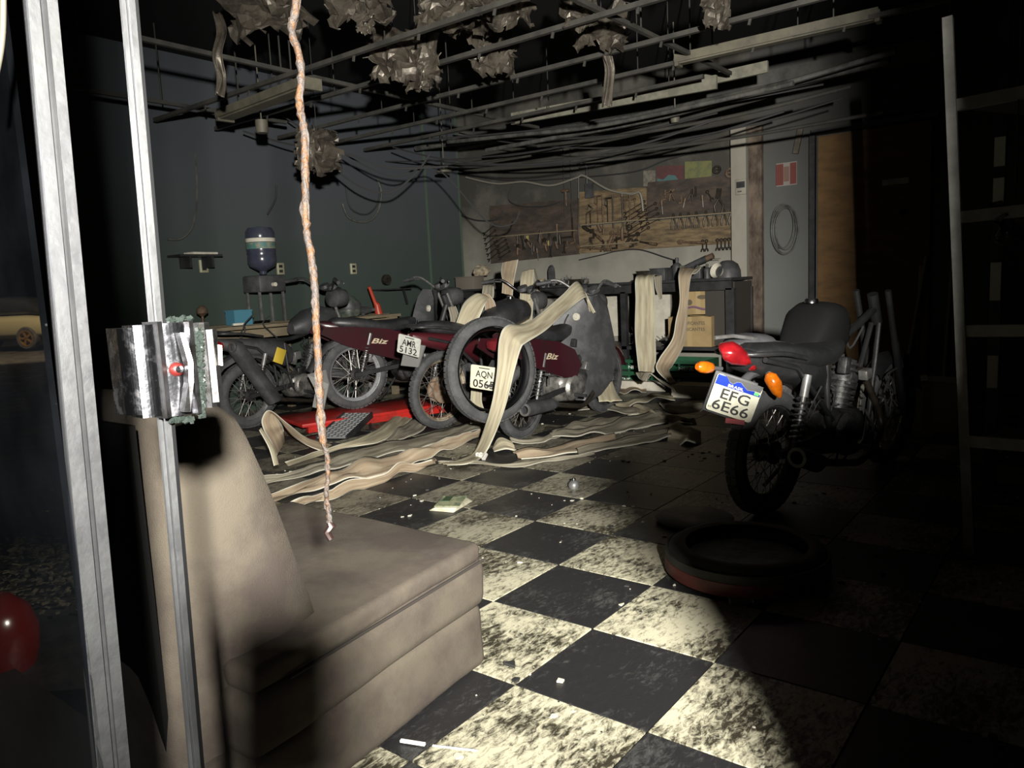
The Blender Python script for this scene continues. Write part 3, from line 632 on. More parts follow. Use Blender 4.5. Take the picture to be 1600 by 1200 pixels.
    # bars
    if g('bars',True):
        hx,hz=wb-.34,Rf+.72+g('barz',0)
        MB().tube(catmull([(hx-.14,.36,hz+.10),(hx-.06,.22,hz+.13),(hx+.03,.08,hz+.03),(hx+.04,0,hz+.02),(hx+.03,-.08,hz+.03),(hx-.06,-.22,hz+.13),(hx-.14,-.36,hz+.10)],6),.011,10).build('handlebar',g('barm',steel),t)
        for s in(-1,1):
            MB().cyl((hx-.145,s*.37,hz+.098),(hx-.095,s*.26,hz+.118),.017,12).build('hand_grip',bplast,t)
            MB().tube([(hx-.03,s*.24,hz+.11),(hx-.05,s*.31,hz+.11),(hx-.09,s*.38,hz+.09)],.006,6).build('brake_lever',steel,t)
            if g('mirrors',True):
                m_=MB().tube([(hx-.06,s*.22,hz+.13),(hx-.03,s*.27,hz+.25)],.005,6).build('mirror_stem',bplast,t)
                MB().loft([(-.012,0,.03,.02),(-.006,0,.062,.042),(.012,0,.055,.036),(.022,0,.02,.015)],18,2.2).build('mirror',bplast,m_).location=(hx-.02,s*.29,hz+.28)
        MB().loft([(-.02,0,.05,.04),(0,0,.10,.085),(.07,0,.10,.09),(.14,0,.085,.08),(.17,0,.05,.05)],20,2.3).build('headlight_shell',g('headm',bplast),t).location=(hx+.10,0,hz-.06)
        MB().lathe([(.001,.0),(.045,.0),(.05,-.03),(.03,-.05)],(hx+.05,.055,hz+.07),(-.5,0,1),20).lathe([(.001,.0),(.045,.0),(.05,-.03),(.03,-.05)],(hx+.05,-.055,hz+.07),(-.5,0,1),20).build('instrument_dials',bplast,t)
    if cub:
        for s in(-1,1):
            bp=side_panel(MB(),[(-.34,.70),(-.30,.76),(0,.74),(.3,.70),(.52,.62),(.62,.50),(.56,.40),(.36,.42),(.1,.50),(-.15,.60)],s*.125,.014).build('side_cover',body,t)
            tx=text('Biz',.17,.045,gold,'lettering',bp,(.20,s*.142,.60),(-s,0,.12*-s*-1),(0,0,1),.001,shear=.35,bold=.02)
            # leg shield wing
        if g('shield',True):
            vs=[];fs=[]; rows_=12; cols=10
            prof_=[(0,.09),(.06,.15),(.2,.19),(.4,.235),(.58,.25),(.75,.22),(.9,.15),(1,.05)]
            def hw(t_):
                for (a_,b_),(c_,d_) in zip(prof_,prof_[1:]):
                    if t_<=c_: return b_+(d_-b_)*(t_-a_)/(c_-a_)
                return .05
            for i in range(rows_+1):
                tt=i/rows_; zc=Rf+.72-tt*(.86); xc=wb-.34-.10*math.sin(tt*PI)*.6-tt*.02
                for j in range(cols+1):
                    u=2*j/cols-1; vs.append((xc-.10*abs(u)**1.7,g('shy',0)+g('shw',1)*u*hw(tt),zc+.02*abs(u)))
            nv=len(vs); vs+=[(a_+.012,b_,c_) for a_,b_,c_ in vs]
            for i in range(rows_):
                for j in range(cols):
                    q=(i*(cols+1)+j,i*(cols+1)+j+1,(i+1)*(cols+1)+j+1,(i+1)*(cols+1)+j); fs.append(q); fs.append(tuple(nv+z_ for z_ in q[::-1]))
            sh=MB().add(vs,fs,True).build('leg_shield',g('shieldm',bplast2),t)
            MB().lathe([(.001,.012),(.016,.012),(.018,.004),(.03,.004),(.032,-.01)],(wb-.43,.02,Rf+.56),(-1,0,.15),22).build('ignition_switch',papm,sh)
    if g('mess'):
        random.seed(g('mess')); mb=MB()
        for i in range(16):
            x=random.uniform(.1,.95); y_=random.choice((-1,1))*random.uniform(.04,.14); z_=random.uniform(.3,.75); q=V((x,y_,z_)); ps=[q]
            for k in range(4): q=q+V((random.uniform(-.12,.12),random.uniform(-.03,.03),random.uniform(-.12,.12))); ps.append(q)
            mb.tube(catmull(ps,4),random.uniform(.003,.007),6)
        mb.build('cables',cablem,t)['kind']='stuff'
        for i in range(7):
            x=random.uniform(.15,.85); MB().box((x,random.choice((-1,1))*random.uniform(.03,.1),random.uniform(.42,.66)),(random.uniform(.04,.12),.05,random.uniform(.04,.1)),M.Rotation(random.uniform(-.5,.5),3,'Y'),.008).build('engine_fitting',random.choice((engb,cast,bplast,steel)),t)
    return t
# right bike, EFG 6E66
A=motorcycle('black motorcycle with torn blue-band number plate EFG6E66, nearest the right side',(3.50,1.24,0),R(-12),R(2),dict(body=bplA,Rr=.30,wb=1.28,tailm=bplA,engm=engb,cylm=engb,muff=(-.04,.305),tipm=steel,mirrors=False,mess=4,seat=True,sz=.74,ind=(),plate=None,front=True,railm=bplA,tank=False,bars=False,forkm=bplA,framem=bplA,mud=False,tlight=False,seatm=bplA))
def W_(t,p):  # thing-local to world
    return M.Translation(t.location)@t.rotation_euler.to_matrix().to_4x4()@V(p)
# A's own tail: torn plate on a black carrier, big red lens, one amber indicator and one broken
def place(o,par,world,rot=None):
    mi=(M.Translation(par.location)@par.rotation_euler.to_matrix().to_4x4()).inverted(); o.parent=par; o.location=mi@V(world); 
    if rot is not None: o.rotation_euler=rot
pw=D(1147,622,3.33); mi=(M.Translation(A.location)@A.rotation_euler.to_matrix().to_4x4()).inverted(); pc=mi@pw
plate(A,pc,R(-4),R(34),R(18),'new','EFG','6E66')
MB().box(pc+V((.02,.035,-.0)),(.012,.19,.19),M.Rotation(R(34),3,'Z')@M.Rotation(R(18),3,'X'),.005).build('plate_carrier',bplast,A)
MB().tube([pc+V((.03,0,.05)),pc+V((.12,0,.09)),pc+V((.25,0,.10))],.02,8).build('carrier_bracket',bplast,A)
MB().box(pc+V((.01,.0,-.105)),(.012,.08,.022),M.Rotation(R(34),3,'Z')@M.Rotation(R(6),3,'X')).build('red_reflector',mat('dull_reflector',(.25,.04,.045),.3),A)
tl=MB().loft([(-.055,.035,.022,.020),(-.045,.025,.045,.036),(-.02,.01,.052,.050),(.01,0,.05,.055),(.035,-.02,.042,.045),(.06,-.045,.02,.022)],18,2.3).build('tail_lens',redlens,None)
tl.scale=(.98,.98,.98); place(tl,A,D(1147,553,3.28)); tl.rotation_euler=(R(25),R(-15),R(-58))
t2=MB().loft([(-.02,0,.012,.01),(-.01,0,.02,.018),(.012,0,.02,.018),(.02,0,.012,.01)],14).build('tail_lens',redlens); place(t2,A,D(1174,573,3.35))
q=mi@D(1092,573,3.3); q2=mi@D(1128,576,3.36); indicator(A,q2,q2+(q-q2)*.5)
b=MB().loft([(-.05,.0,.008,.012),(-.03,0,.03,.03),(.01,0,.034,.032),(.04,-.005,.022,.026),(.07,-.01,.006,.008)],14,2).build('broken_indicator',amber); place(b,A,D(1209,598,3.36)); b.rotation_euler=(0,R(58),R(-50))
MB().tube([mi@D(1150,540,3.4),mi@D(1190,575,3.4),mi@D(1212,590,3.4)],.012,8).build('indicator_stalk',bplast,A)
MB().tube([mi@D(1117,528,3.35),mi@D(1145,525,3.38),mi@D(1185,530,3.5),mi@D(1240,540,3.7)],.009,8).build('rear_rack_tube',steel,A)
MB().loft([(-.14,0,.02,.03),(-.1,.0,.06,.05),(0,.0,.09,.06),(.1,-.0,.10,.05),(.18,0,.05,.03)],16).build('burnt_tail_shell',bplast,A).location=mi@D(1165,540,3.55)
# burnt black tank/cover lump rising over seat
MB().loft([(-.16,-.12,.09,.04),(-.10,-.07,.12,.09),(-.04,-.02,.135,.13),(.04,.0,.145,.135),(.12,.0,.14,.125),(.20,-.02,.11,.10),(.23,-.03,.05,.05)],24,3.2).build('burnt_tank_cover',mat('burnt_black_vinyl',(.005,.005,.0055),.8,spec=.12),A).location=mi@D(1268,512,3.95)
MB().lathe([(.001,.012),(.028,.012),(.034,.004),(.036,-.01)],mi@D(1268,470,3.93),(0,0,1),20).build('fuel_cap',chrome,A)
B=motorcycle('maroon scooter with grey leg shield, propped beside the large leaning tyre',(4.44,3.40,0),R(1),R(3),dict(kind='cub',Rr=.27,Rf=.29,wb=1.22,tw=.075,engm=cast,mirrors=False,exs=-1,muff=(-.2,.26),muffm=bplast,plate=None,sz=.76,mess=6,ind=(),headm=bplast,mud=False,tlight=False,shw=1.3,shy=-.07,forkm=bplast))
plate(B,(-.40,.03,.50),R(-6),R(18),R(6),'old','AQN','0565')
MB().bar((-.24,.02,.60),(-.39,.03,.44),.13,.01).build('plate_bracket',bplast,B)
Cb=motorcycle('maroon motorcycle with rusty spoked wheel and grey plate AMR5132, its tank under a hose',(4.50,4.27,0),R(-6),R(4),dict(Rr=.315,Rf=.32,wb=1.32,rim=rustrim,tw=.075,hubr=.105,hubm=rust,tankm=seatm,mirrors=False,engm=engb,mess=8,barm=chrome,exs=-1,muff=(-.1,.4),tailm=mat('scorched_red_paint',(.06,.008,.012),.4),ind=(),railm=blackm,plate=None,mud=False,tlight=False))
mc=(M.Translation(Cb.location)@Cb.rotation_euler.to_matrix().to_4x4()).inverted()
plate(Cb,mc@D(639,540,5.8),R(-8),R(25),R(12),'grey','AMR','5132',w=.187,h=.15)
q=[mc@D(*c) for c in ((637,522,5.92),(669,524,5.98),(653,574,6.0),(626,571,5.94))]
MB().add(q+[p+V((.012,0,0)) for p in q],[(0,1,2,3),(7,6,5,4),(0,4,5,1),(1,5,6,2),(2,6,7,3),(3,7,4,0)]).build('mudguard_flap',mat('grey_flap',(.12,.12,.115),.6),Cb)
B_=MB().loft([(-.03,0,.05,.03),(0,0,.09,.05),(.05,0,.08,.05)],14).build('tail_lens',mat('dull_red_lens',(.12,.012,.016),.3),B); B_.location=(-.30,0,.72)
E_=motorcycle('maroon scooter with bright chrome-rimmed wheel, standing on the red lift',(4.48,5.28,.10),R(-17),R(2),dict(kind='cub',Rr=.315,Rf=.29,wb=1.22,rim=rimsilver,engm=engb,mirrors=False,mess=9,shield=True,noex=False,exs=1,plate=None,headm=bplast,barm=steel,sz=.74,ind=(),tlight=False))
Fm=motorcycle('stripped black motorcycle with raised exhaust, behind the couch beside the green wall',(3.80,5.92,0),R(2),R(3),dict(Rr=.29,Rf=.31,wb=1.25,body=bplast,tankm=bplast,rim=steel,engm=cast,cylm=engb,mess=12,barm=blackm,muff=(-.24,.74),mr=1.5,barz=.12,exs=-1,muffm=bplast,mirrors=False,seat=False,tail=False,plate=None,ind=(),railm=blackm,tailm=bplast))
mf=(M.Translation(Fm.location)@Fm.rotation_euler.to_matrix().to_4x4()).inverted()
MB().box(mf@D(437,556,6.5),(.10,.012,.13),M.Rotation(.4,3,'Y'),.004).build('yellow_tag',mat('yellow_plastic',(.5,.36,.04),.5),Fm)
tp=[mf@D(*c) for c in ((480,585,6.3),(508,578,6.4),(513,600,6.3),(505,640,6.3),(488,636,6.25),(493,610,6.3))]
MB().add(tp+[p+V((.01,0,0)) for p in tp],[(0,1,2,5),(5,2,3,4),(11,8,7,6),(10,9,8,11)]+[(i,(i+1)%6,6+(i+1)%6,6+i) for i in range(6)]).build('torn_side_panel',mat('pale_torn_plastic',(.19,.19,.18),.6),Fm)
# loose tyre propped on the scooter tail
lt=thing('discarded_wheel','large loose tyre without spokes, leaning on the tail of the maroon scooter','tyre',D(768,578,5.22)); lt.rotation_euler=(R(2),R(0),R(164))
def loose(par,Ro,wd):
    tr=wd*.5; prof=[(Ro-tr+tr*math.cos(a),tr*math.sin(a)) for a in [i*PI/8-PI/2*1.25 for i in range(11)]]
    prof=[(max(Ro-wd*.9,p[0]),p[1]) for p in prof]; inner=[(p[0]-.004 if 2<i<8 else p[0],p[1]*.86) for i,p in enumerate(prof)][::-1]
    mb=MB().lathe(prof+inner,(0,0,0),(0,1,0),64,True)
    for i in range(56):
        a=2*PI*i/56
        for s in(-1,1): mb.box(((Ro-.0052)*math.cos(a),s*tr*.38,(Ro-.0052)*math.sin(a)),(.010,tr*.4,.034),M.Rotation(-a,3,'Y'))
    return mb
loose(lt,.365,.095).build('tyre_carcass',rubber,lt)
MB().lathe([(.285,-.04),(.29,-.045),(.275,-.03),(.268,0),(.275,.03),(.29,.045),(.285,.04),(.274,0)],(0,0,0),(0,1,0),56,True).build('inner_rim_band',alu_dark,lt)
# burnt wheel lying on the floor at right
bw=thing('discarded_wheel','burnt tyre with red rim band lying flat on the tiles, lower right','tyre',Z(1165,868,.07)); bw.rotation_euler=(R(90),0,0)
loose(bw,.30,.11).build('tyre_carcass',mat('shaded_burnt_rubber',(.016,.016,.015),.8,0,(.035,.036,.028),6),bw); MB().lathe([(.297,-.05),(.302,-.045),(.302,.0),(.296,.005)],(0,0,0),(0,1,0),48).build('red_band',mat('red_band_shaded',(.07,.01,.008),.6),bw)  # burnt tyre and band colours darkened for the penumbra they lie in
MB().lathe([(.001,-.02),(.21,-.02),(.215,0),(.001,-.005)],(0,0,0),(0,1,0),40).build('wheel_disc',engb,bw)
solo('metal_disc',MB().lathe([(.001,0),(.17,0),(.18,.012),(.16,.02),(.05,.014),(.001,.014)],Z(1085,812,.004),(0,0,1),40),bplast,'thin black disc lying on the floor behind the burnt tyre','disc')
solo('bent_bracket',MB().bar(Z(1140,940,.012),Z(1200,934,.02),.03,.02).bar(Z(1175,938,.02),Z(1215,925,.03),.02,.012),steel,'small bent steel bracket on the floor in front of the burnt tyre','bracket')
# red lift and ramp
lf=thing('motorcycle_lift','low red steel motorcycle lift under the chrome-rimmed scooter','lift',(4.30,5.22,0),(0,0,R(-17)))
MB().box((.45,0,.085),(1.9,.62,.03),None,.004).build('platform',redp,lf)
for y_ in(-.28,.28): MB().bar((-.45,y_,.045),(1.35,y_,.045),.05,.05).build('side_rail',redp,lf)
for x_ in(-.2,.5,1.1): MB().bar((x_,-.3,.03),(x_,.3,.03),.05,.03).build('cross_member',redp,lf)
rp=thing('ramp','grey chequer-plate loading ramp leaning on the red lift','ramp',(0,0,0))
p0,p1=Z(518,684,.015),Z(560,646,.115); dr=(p1-p0); sd=V((-dr.y,dr.x,0)).normalized(); nn=dr.normalized().cross(sd)*-1
nn=sd.cross(dr.normalized())*-1 if sd.cross(dr.normalized()).z<0 else sd.cross(dr.normalized())
mb=MB().bar(p0,p1,.24,.012); mb.build('ramp_plate',mat('ramp_steel',(.16,.165,.17),.6),rp)
mb=MB()
for i in range(16):
    for j in range(6):
        c=p0+dr*((i+.5)/16)+sd*(-.1+.04*j); mb.box(c+nn*.008,(.03,.008,.004),M.Rotation(math.atan2(dr.y,dr.x)+(R(40) if (i+j)%2 else R(-40)),3,'Z'))
mb.build('chequer_studs',mat('stud_steel',(.32,.33,.34),.5),rp)['kind']='stuff'
for s in(-1,1): MB().bar(p0+sd*s*.125-V((0,0,.01)),p1+sd*s*.125-V((0,0,.01)),.012,.05).build('side_flange',blackm,rp)
solo('lift_prop',MB().bar(Z(579,672,0),Z(578,628,.0)+V((0,0,.16)),.02,.02).box(Z(579,672,.006),(.08,.06,.012)),blackm,'thin black prop bar standing against the red lift','bar')
# ---------------------------------------------------------------- bench
bx0,bx1,by0,by1,bz=7.08,7.66,2.82,6.3,1.10
bn=thing('workbench','long black steel workbench under the tool boards','workbench',(0,0,0))
MB().box(((bx0+bx1)/2,(by0+by1)/2,bz-.015),(bx1-bx0,by1-by0,.03)).build('bench_top',blackm,bn)
MB().bar((bx0+.02,by0,bz-.07),(bx0+.02,by1,bz-.07),.04,.09).build('front_rail',blackm,bn)
for yy in (2.84,4.0,4.62,6.22):
    MB().box((bx0+.03,yy,bz/2-.05),(.06,.085 if yy!=4.0 else .06,bz-.1)).build('leg',blackm,bn)
    MB().box((bx1-.03,yy,bz/2-.05),(.05,.05,bz-.1)).build('leg',blackm,bn)
MB().box(((bx0+bx1)/2,(by0+4.7)/2,.415),(bx1-bx0,4.7-by0,.035)).build('lower_shelf',blackm,bn)
MB().box((bx0+.35,2.98,.75),(.5,.30,.62)).build('side_cabinet',mat('charred_cabinet',(.035,.03,.026),.7),bn)
# crates
def crate(y0,lab,txt,x=7.03):
    c=thing('crate',lab,'crate',(x,y0,0),group=None)
    w_,h_,d_=.52,.30,.36
    for i,z_ in enumerate((.02,.085,.15,.215,.28)):
        MB().box((0,0,z_),(.012,w_,.045 if i!=4 else .03)).build('front_slat',cratem,c)
    for s in(-1,1): MB().box((d_/2,s*w_/2,h_/2),(d_,.012,h_)).build('side_wall',cratem,c)
    MB().box((d_,0,h_/2),(.012,w_,h_)).build('rear_wall',cratem,c); MB().box((d_/2,0,.008),(d_,w_,.012)).build('crate_base',cratem,c)
    for y_ in(-.2,0,.2): MB().box((-.003,y_,h_/2),(.012,.02,h_)).build('rib',cratem,c)
    text(txt,.16,.04,whitep,'lettering',c,(-.012,.06,.085),(0,-1,0),(0,0,1)); text(txt,.16,.03,whitep,'lettering',c,(-.012,-.08,.22),(0,-1,0),(0,0,1))
    return c
crate(3.92,'green plastic crate under the bench, left of the long hanging hose','NENE')
crate(3.35,'green plastic crate under the bench, behind the twisted hanging hose','NENE')
# cartons
def carton(loc,sz,lab,rz=0,lines=(),m=cartonm):
    c=thing('cardboard_box',lab,'box',loc,(0,0,rz))
    MB().box((0,0,sz[2]/2),sz).build('carton_body',m,c)
    MB().box((0,-sz[1]*.25,sz[2]+.004),(sz[0],sz[1]*.49,.004),M.Rotation(.06,3,'X')).build('flap',m,c); MB().box((0,sz[1]*.25,sz[2]+.006),(sz[0],sz[1]*.49,.004),M.Rotation(-.1,3,'X')).build('flap',m,c)
    MB().box((-sz[0]/2-.001,0,sz[2]*.5),(.001,.05,sz[2]*.98)).build('packing_tape',mat('tape',(.36,.27,.14),.4),c)
    for i,l in enumerate(lines): text(l,sz[1]*.62,.034,cartoni,'lettering',c,(-sz[0]/2,-.02,sz[2]*.78-.06*i),(0,-1,0),(0,0,1),.002,bold=.02)
    return c
carton((7.30,3.27,.433),(.38,.46,.30),'brown carton with printed lettering on the lower bench shelf',0,('LUBRIFICANTES','LUBRICANTES'))
c=carton((7.34,3.22,.75),(.30,.34,.24),'printed carton lying tilted on top of the lettered carton',R(4))
MB().tube(catmull([(-.152,.16,.05),(-.154,.05,.075),(-.154,-.06,.05),(-.152,-.165,.06)],5),.012,6).build('printed_wave',mat('violet_print',(.16,.09,.14),.7),c)
MB().prism([(.03*math.cos(a),.03*math.sin(a)) for a in [i*PI/6 for i in range(12)]],.001,lambda u,v,t:(-.151-t,u+.09,v+.12)).build('printed_badge',cartoni,c)
MB().prism([(.05*math.cos(a),.022*math.sin(a)) for a in [i*PI/6 for i in range(12)]],.001,lambda u,v,t:(-.151-t,u-.04,v+.17)).build('printed_badge',cartoni,c)
solo('paper_sheet',MB().box((7.655,4.42,.75),(.006,.36,.52)),papm,'white sheet on the wall below the bench, between the left pair of legs','sheet')
solo('paper_sheet',MB().box((7.655,3.86,.72),(.006,.24,.56)),papm,'white sheet on the wall below the bench, left of the hanging hose','sheet')
solo('paper_sheet',MB().box((7.655,3.50,.74),(.006,.30,.50)),papm,'white sheet on the wall below the bench, between the two hanging hoses','sheet')
# engine parts on lower shelf
def engine_lump(name,loc,s,lab,seed,n=12,m=cast):
    random.seed(seed); t=thing(name,lab,'engine part',loc)
    MB().loft([(-s*.9,s*.4,s*.3,s*.3),(-s*.5,s*.5,s*.6,s*.5),(0,s*.55,s*.7,s*.55),(s*.5,s*.5,s*.55,s*.48),(s*.9,s*.4,s*.3,s*.3)],16,3).build('casing',m,t)
    mb=MB()
    for i in range(n):
        a=random.uniform(0,PI); p=V((-s*.3+random.uniform(-.5,.5)*s,math.cos(a)*s*.7,s*.5+math.sin(a)*s*.5)); d_=V((-.5,math.cos(a),math.sin(a))).normalized(); mb.cyl(p,p+d_*s*random.uniform(.3,.9),s*.06,8)
    mb.build('studs',steel,t)
    MB().lathe([(.001,-.02),(s*.3,-.02),(s*.36,0),(s*.36,.03)],(-s*.75,0,s*.5),(1,0,0),20).build('bore',engb,t)
    return t
engine_lump('engine_block',(7.28,3.98,.433),.11,'studded engine block on the lower bench shelf left of the hanging hose',3,22)
engine_lump('engine_cover',(7.26,3.60,.433),.075,'round engine cover on the lower bench shelf between the hanging hoses',6,6)
solo('steel_bowl',MB().lathe([(.001,0),(.05,0),(.09,.03),(.10,.06),(.092,.06),(.04,.012),(.001,.01)],(7.22,3.54,.433),(0,0,1),28),chrome,'shiny steel bowl on the lower bench shelf beside the twisted hose','bowl')
# things on the bench top
zt_=bz
def canister(name,p,r,h,m,lab,cat,prof=None):
    t=thing(name,lab,cat,(p[0],p[1],zt_)); MB().lathe(prof or [(.001,0),(r,0),(r,h*.62),(r*.8,h*.72),(r*.35,h*.8),(r*.35,h),(.001,h)],(0,0,0),(0,0,1),24).build('vessel',m,t)
    MB().lathe([(.001,h*1.04),(r*.38,h*1.02),(r*.40,h*.9)],(0,0,0),(0,0,1),16).build('cap',bplast,t); return t
def onb(px,x=7.3): q=X(px,430,x); return (x,q.y)
canister('oil_can',onb(1058,7.35),.05,.22,bplast,'tall dark oil can on the bench left of the propped grinder','oil can')
canister('small_bottle',onb(1105),.035,.14,bplast,'small dark bottle with narrow neck at the right of the bench','bottle')
gr=thing('angle_grinder','dark angle grinder propped diagonally on the bench against the wall','power tool',(7.4,onb(1090,7.4)[1],zt_))
MB().tube([(0,.16,.10),(0,.02,.16),(0,-.10,.20)],[.035,.03,.035],14).build('grinder_body',bplast,gr); MB().cyl((0,-.10,.20),(0,-.17,.225),.03,14).build('grinder_nose',toolr,gr); MB().box((0,.05,.06),(.09,.2,.12),None,.01).build('grinder_stand',bplast,gr)
MB().lathe([(.001,0),(.055,0),(.057,.003)],(0,-.19,.19),(0,0,1),20).build('grinding_disc',toolm,gr)
hb=thing('helmet','black half helmet at the right end of the bench top','helmet',(7.35,onb(1137,7.35)[1],zt_)); MB().lathe([(.0,.17),(.05,.165),(.10,.13),(.125,.07),(.13,.0),(.122,0),(.115,.06),(.09,.12),(.0,.16)],(0,0,0),(0,0,1),28).build('shell',bplast,hb); MB().lathe([(.05,0),(.055,.02),(.075,.055)],(-.10,.04,.06),(-1,.3,.3),18).build('padding',papm,hb)
for px,w_,h_,lab,m in((1013,.16,.10,'square dark tin on the bench beside the tall hanging hose',toolm),(1035,.17,.12,'black metal box on the bench between the two hanging hoses',bplast),(905,.12,.05,'flat dark tray on the bench left of the steel leg',toolm),(735,.30,.15,'grey cardboard tray at the left end of the bench',mat('grey_card',(.14,.12,.1),.9))):
    y_=onb(px)[1]; t=thing('metal_box',lab,'box',(7.28,y_,zt_)); MB().box((0,0,h_/2),(.2,w_,h_),None,.006).build('box_body',m,t); MB().box((0,0,h_+.004),(.21,w_+.01,.01),None,.003).build('lid',m,t)
for px,s,lab in((880,.05,'small carburettor lying on the bench nearest the diagonal hose peak'),(893,.06,'cylinder head with hoses in the middle of the bench'),(918,.055,'round casting beside the flat tray on the bench'),(855,.045,'dark casting on the bench right of the doubled hose')):
    y_=onb(px)[1]; engine_lump('engine_part',(7.25,y_,zt_),s,lab,int(px),9)
for px,lab,s in((752,'crumpled paper rag on the cardboard tray at the bench left end',.10),(785,'crumpled brown cloth on the bench left of the doubled hose',.11),(845,'crumpled rag on the bench right of the doubled hose',.07)):
    y_=onb(px,7.3)[1]; random.seed(px); bm=bmesh.new(); bmesh.ops.create_icosphere(bm,subdivisions=3,radius=s)
    for v in bm.verts: v.co=v.co*(1+.5*noise.noise(v.co*14+V((px,0,0))))+V(noise.noise_vector(v.co*30))*.02; v.co.z=max(v.co.z*.8,-s*.35)
    me=bpy.data.meshes.new('crumpled_rag'); bm.to_mesh(me); bm.free(); me.materials.append(mat('rag_cloth',(.36,.31,.22),.9,0,(.2,.16,.12),14)); o=bpy.data.objects.new('crumpled_rag',me); COL.objects.link(o); o.location=(7.3,y_,zt_+s*.35+(.16 if px==752 else 0)); tag(o,lab,'rag')
solo('flat_bottle',MB().loft([(-.03,0,.03,.09),(0,0,.045,.12),(.03,0,.03,.09)],16,3),bplast,'dark flat bottle leaning on the bench behind the doubled hose','bottle').location=(7.45,onb(862,7.45)[1],zt_+.0)
# ---------------------------------------------------------------- tool boards
xw=XB
def board(name,pl,m,lab,x=XB-.02,th=.02):
    pts=[X(px,py,x) for px,py in pl]; k=len(pts); mb=MB(); mb.add(pts+[p+V((th-.002,0,0)) for p in pts],[tuple(range(k)),tuple(range(k,2*k))[::-1]]+[(i,(i+1)%k,k+(i+1)%k,k+i) for i in range(k)])
    return mb.build(name,m)
tb1=thing('tool_board','dark charred tool board, left one above the bench','tool board'); 
board('panel',[(765,322),(902,310),(902,360),(765,371)],woodd,'').parent=tb1; board('panel',[(765,373),(902,361),(905,397),(767,412)],woodd,'').parent=tb1
tb2=thing('tool_board','brown plywood tool board crowded with tools, right one above the bench','tool board')
board('panel',[(905,300),(1010,292),(1010,345),(905,353)],woodl,'').parent=tb2; board('panel',[(1012,285),(1147,272),(1147,333),(1012,345)],woodd,'').parent=tb2
board('panel',[(905,355),(1147,335),(1147,380),(905,396)],woodl,'').parent=tb2
for (a,b_,c_,d_) in((768,371,900,360),(908,352,1010,343),(1014,343,1146,332),(908,385,1000,378)):
    MB().bar(X(a,b_,XB-.05),X(c_,d_,XB-.05),.05,.012).build('tool_rail',woodp,tb1 if a<900 else tb2)
TX=XB-.055
ORD=('topmost','second','third','fourth','fifth','sixth','lowest'); OR2=('first','second','third','fourth','fifth','sixth','seventh','eighth')
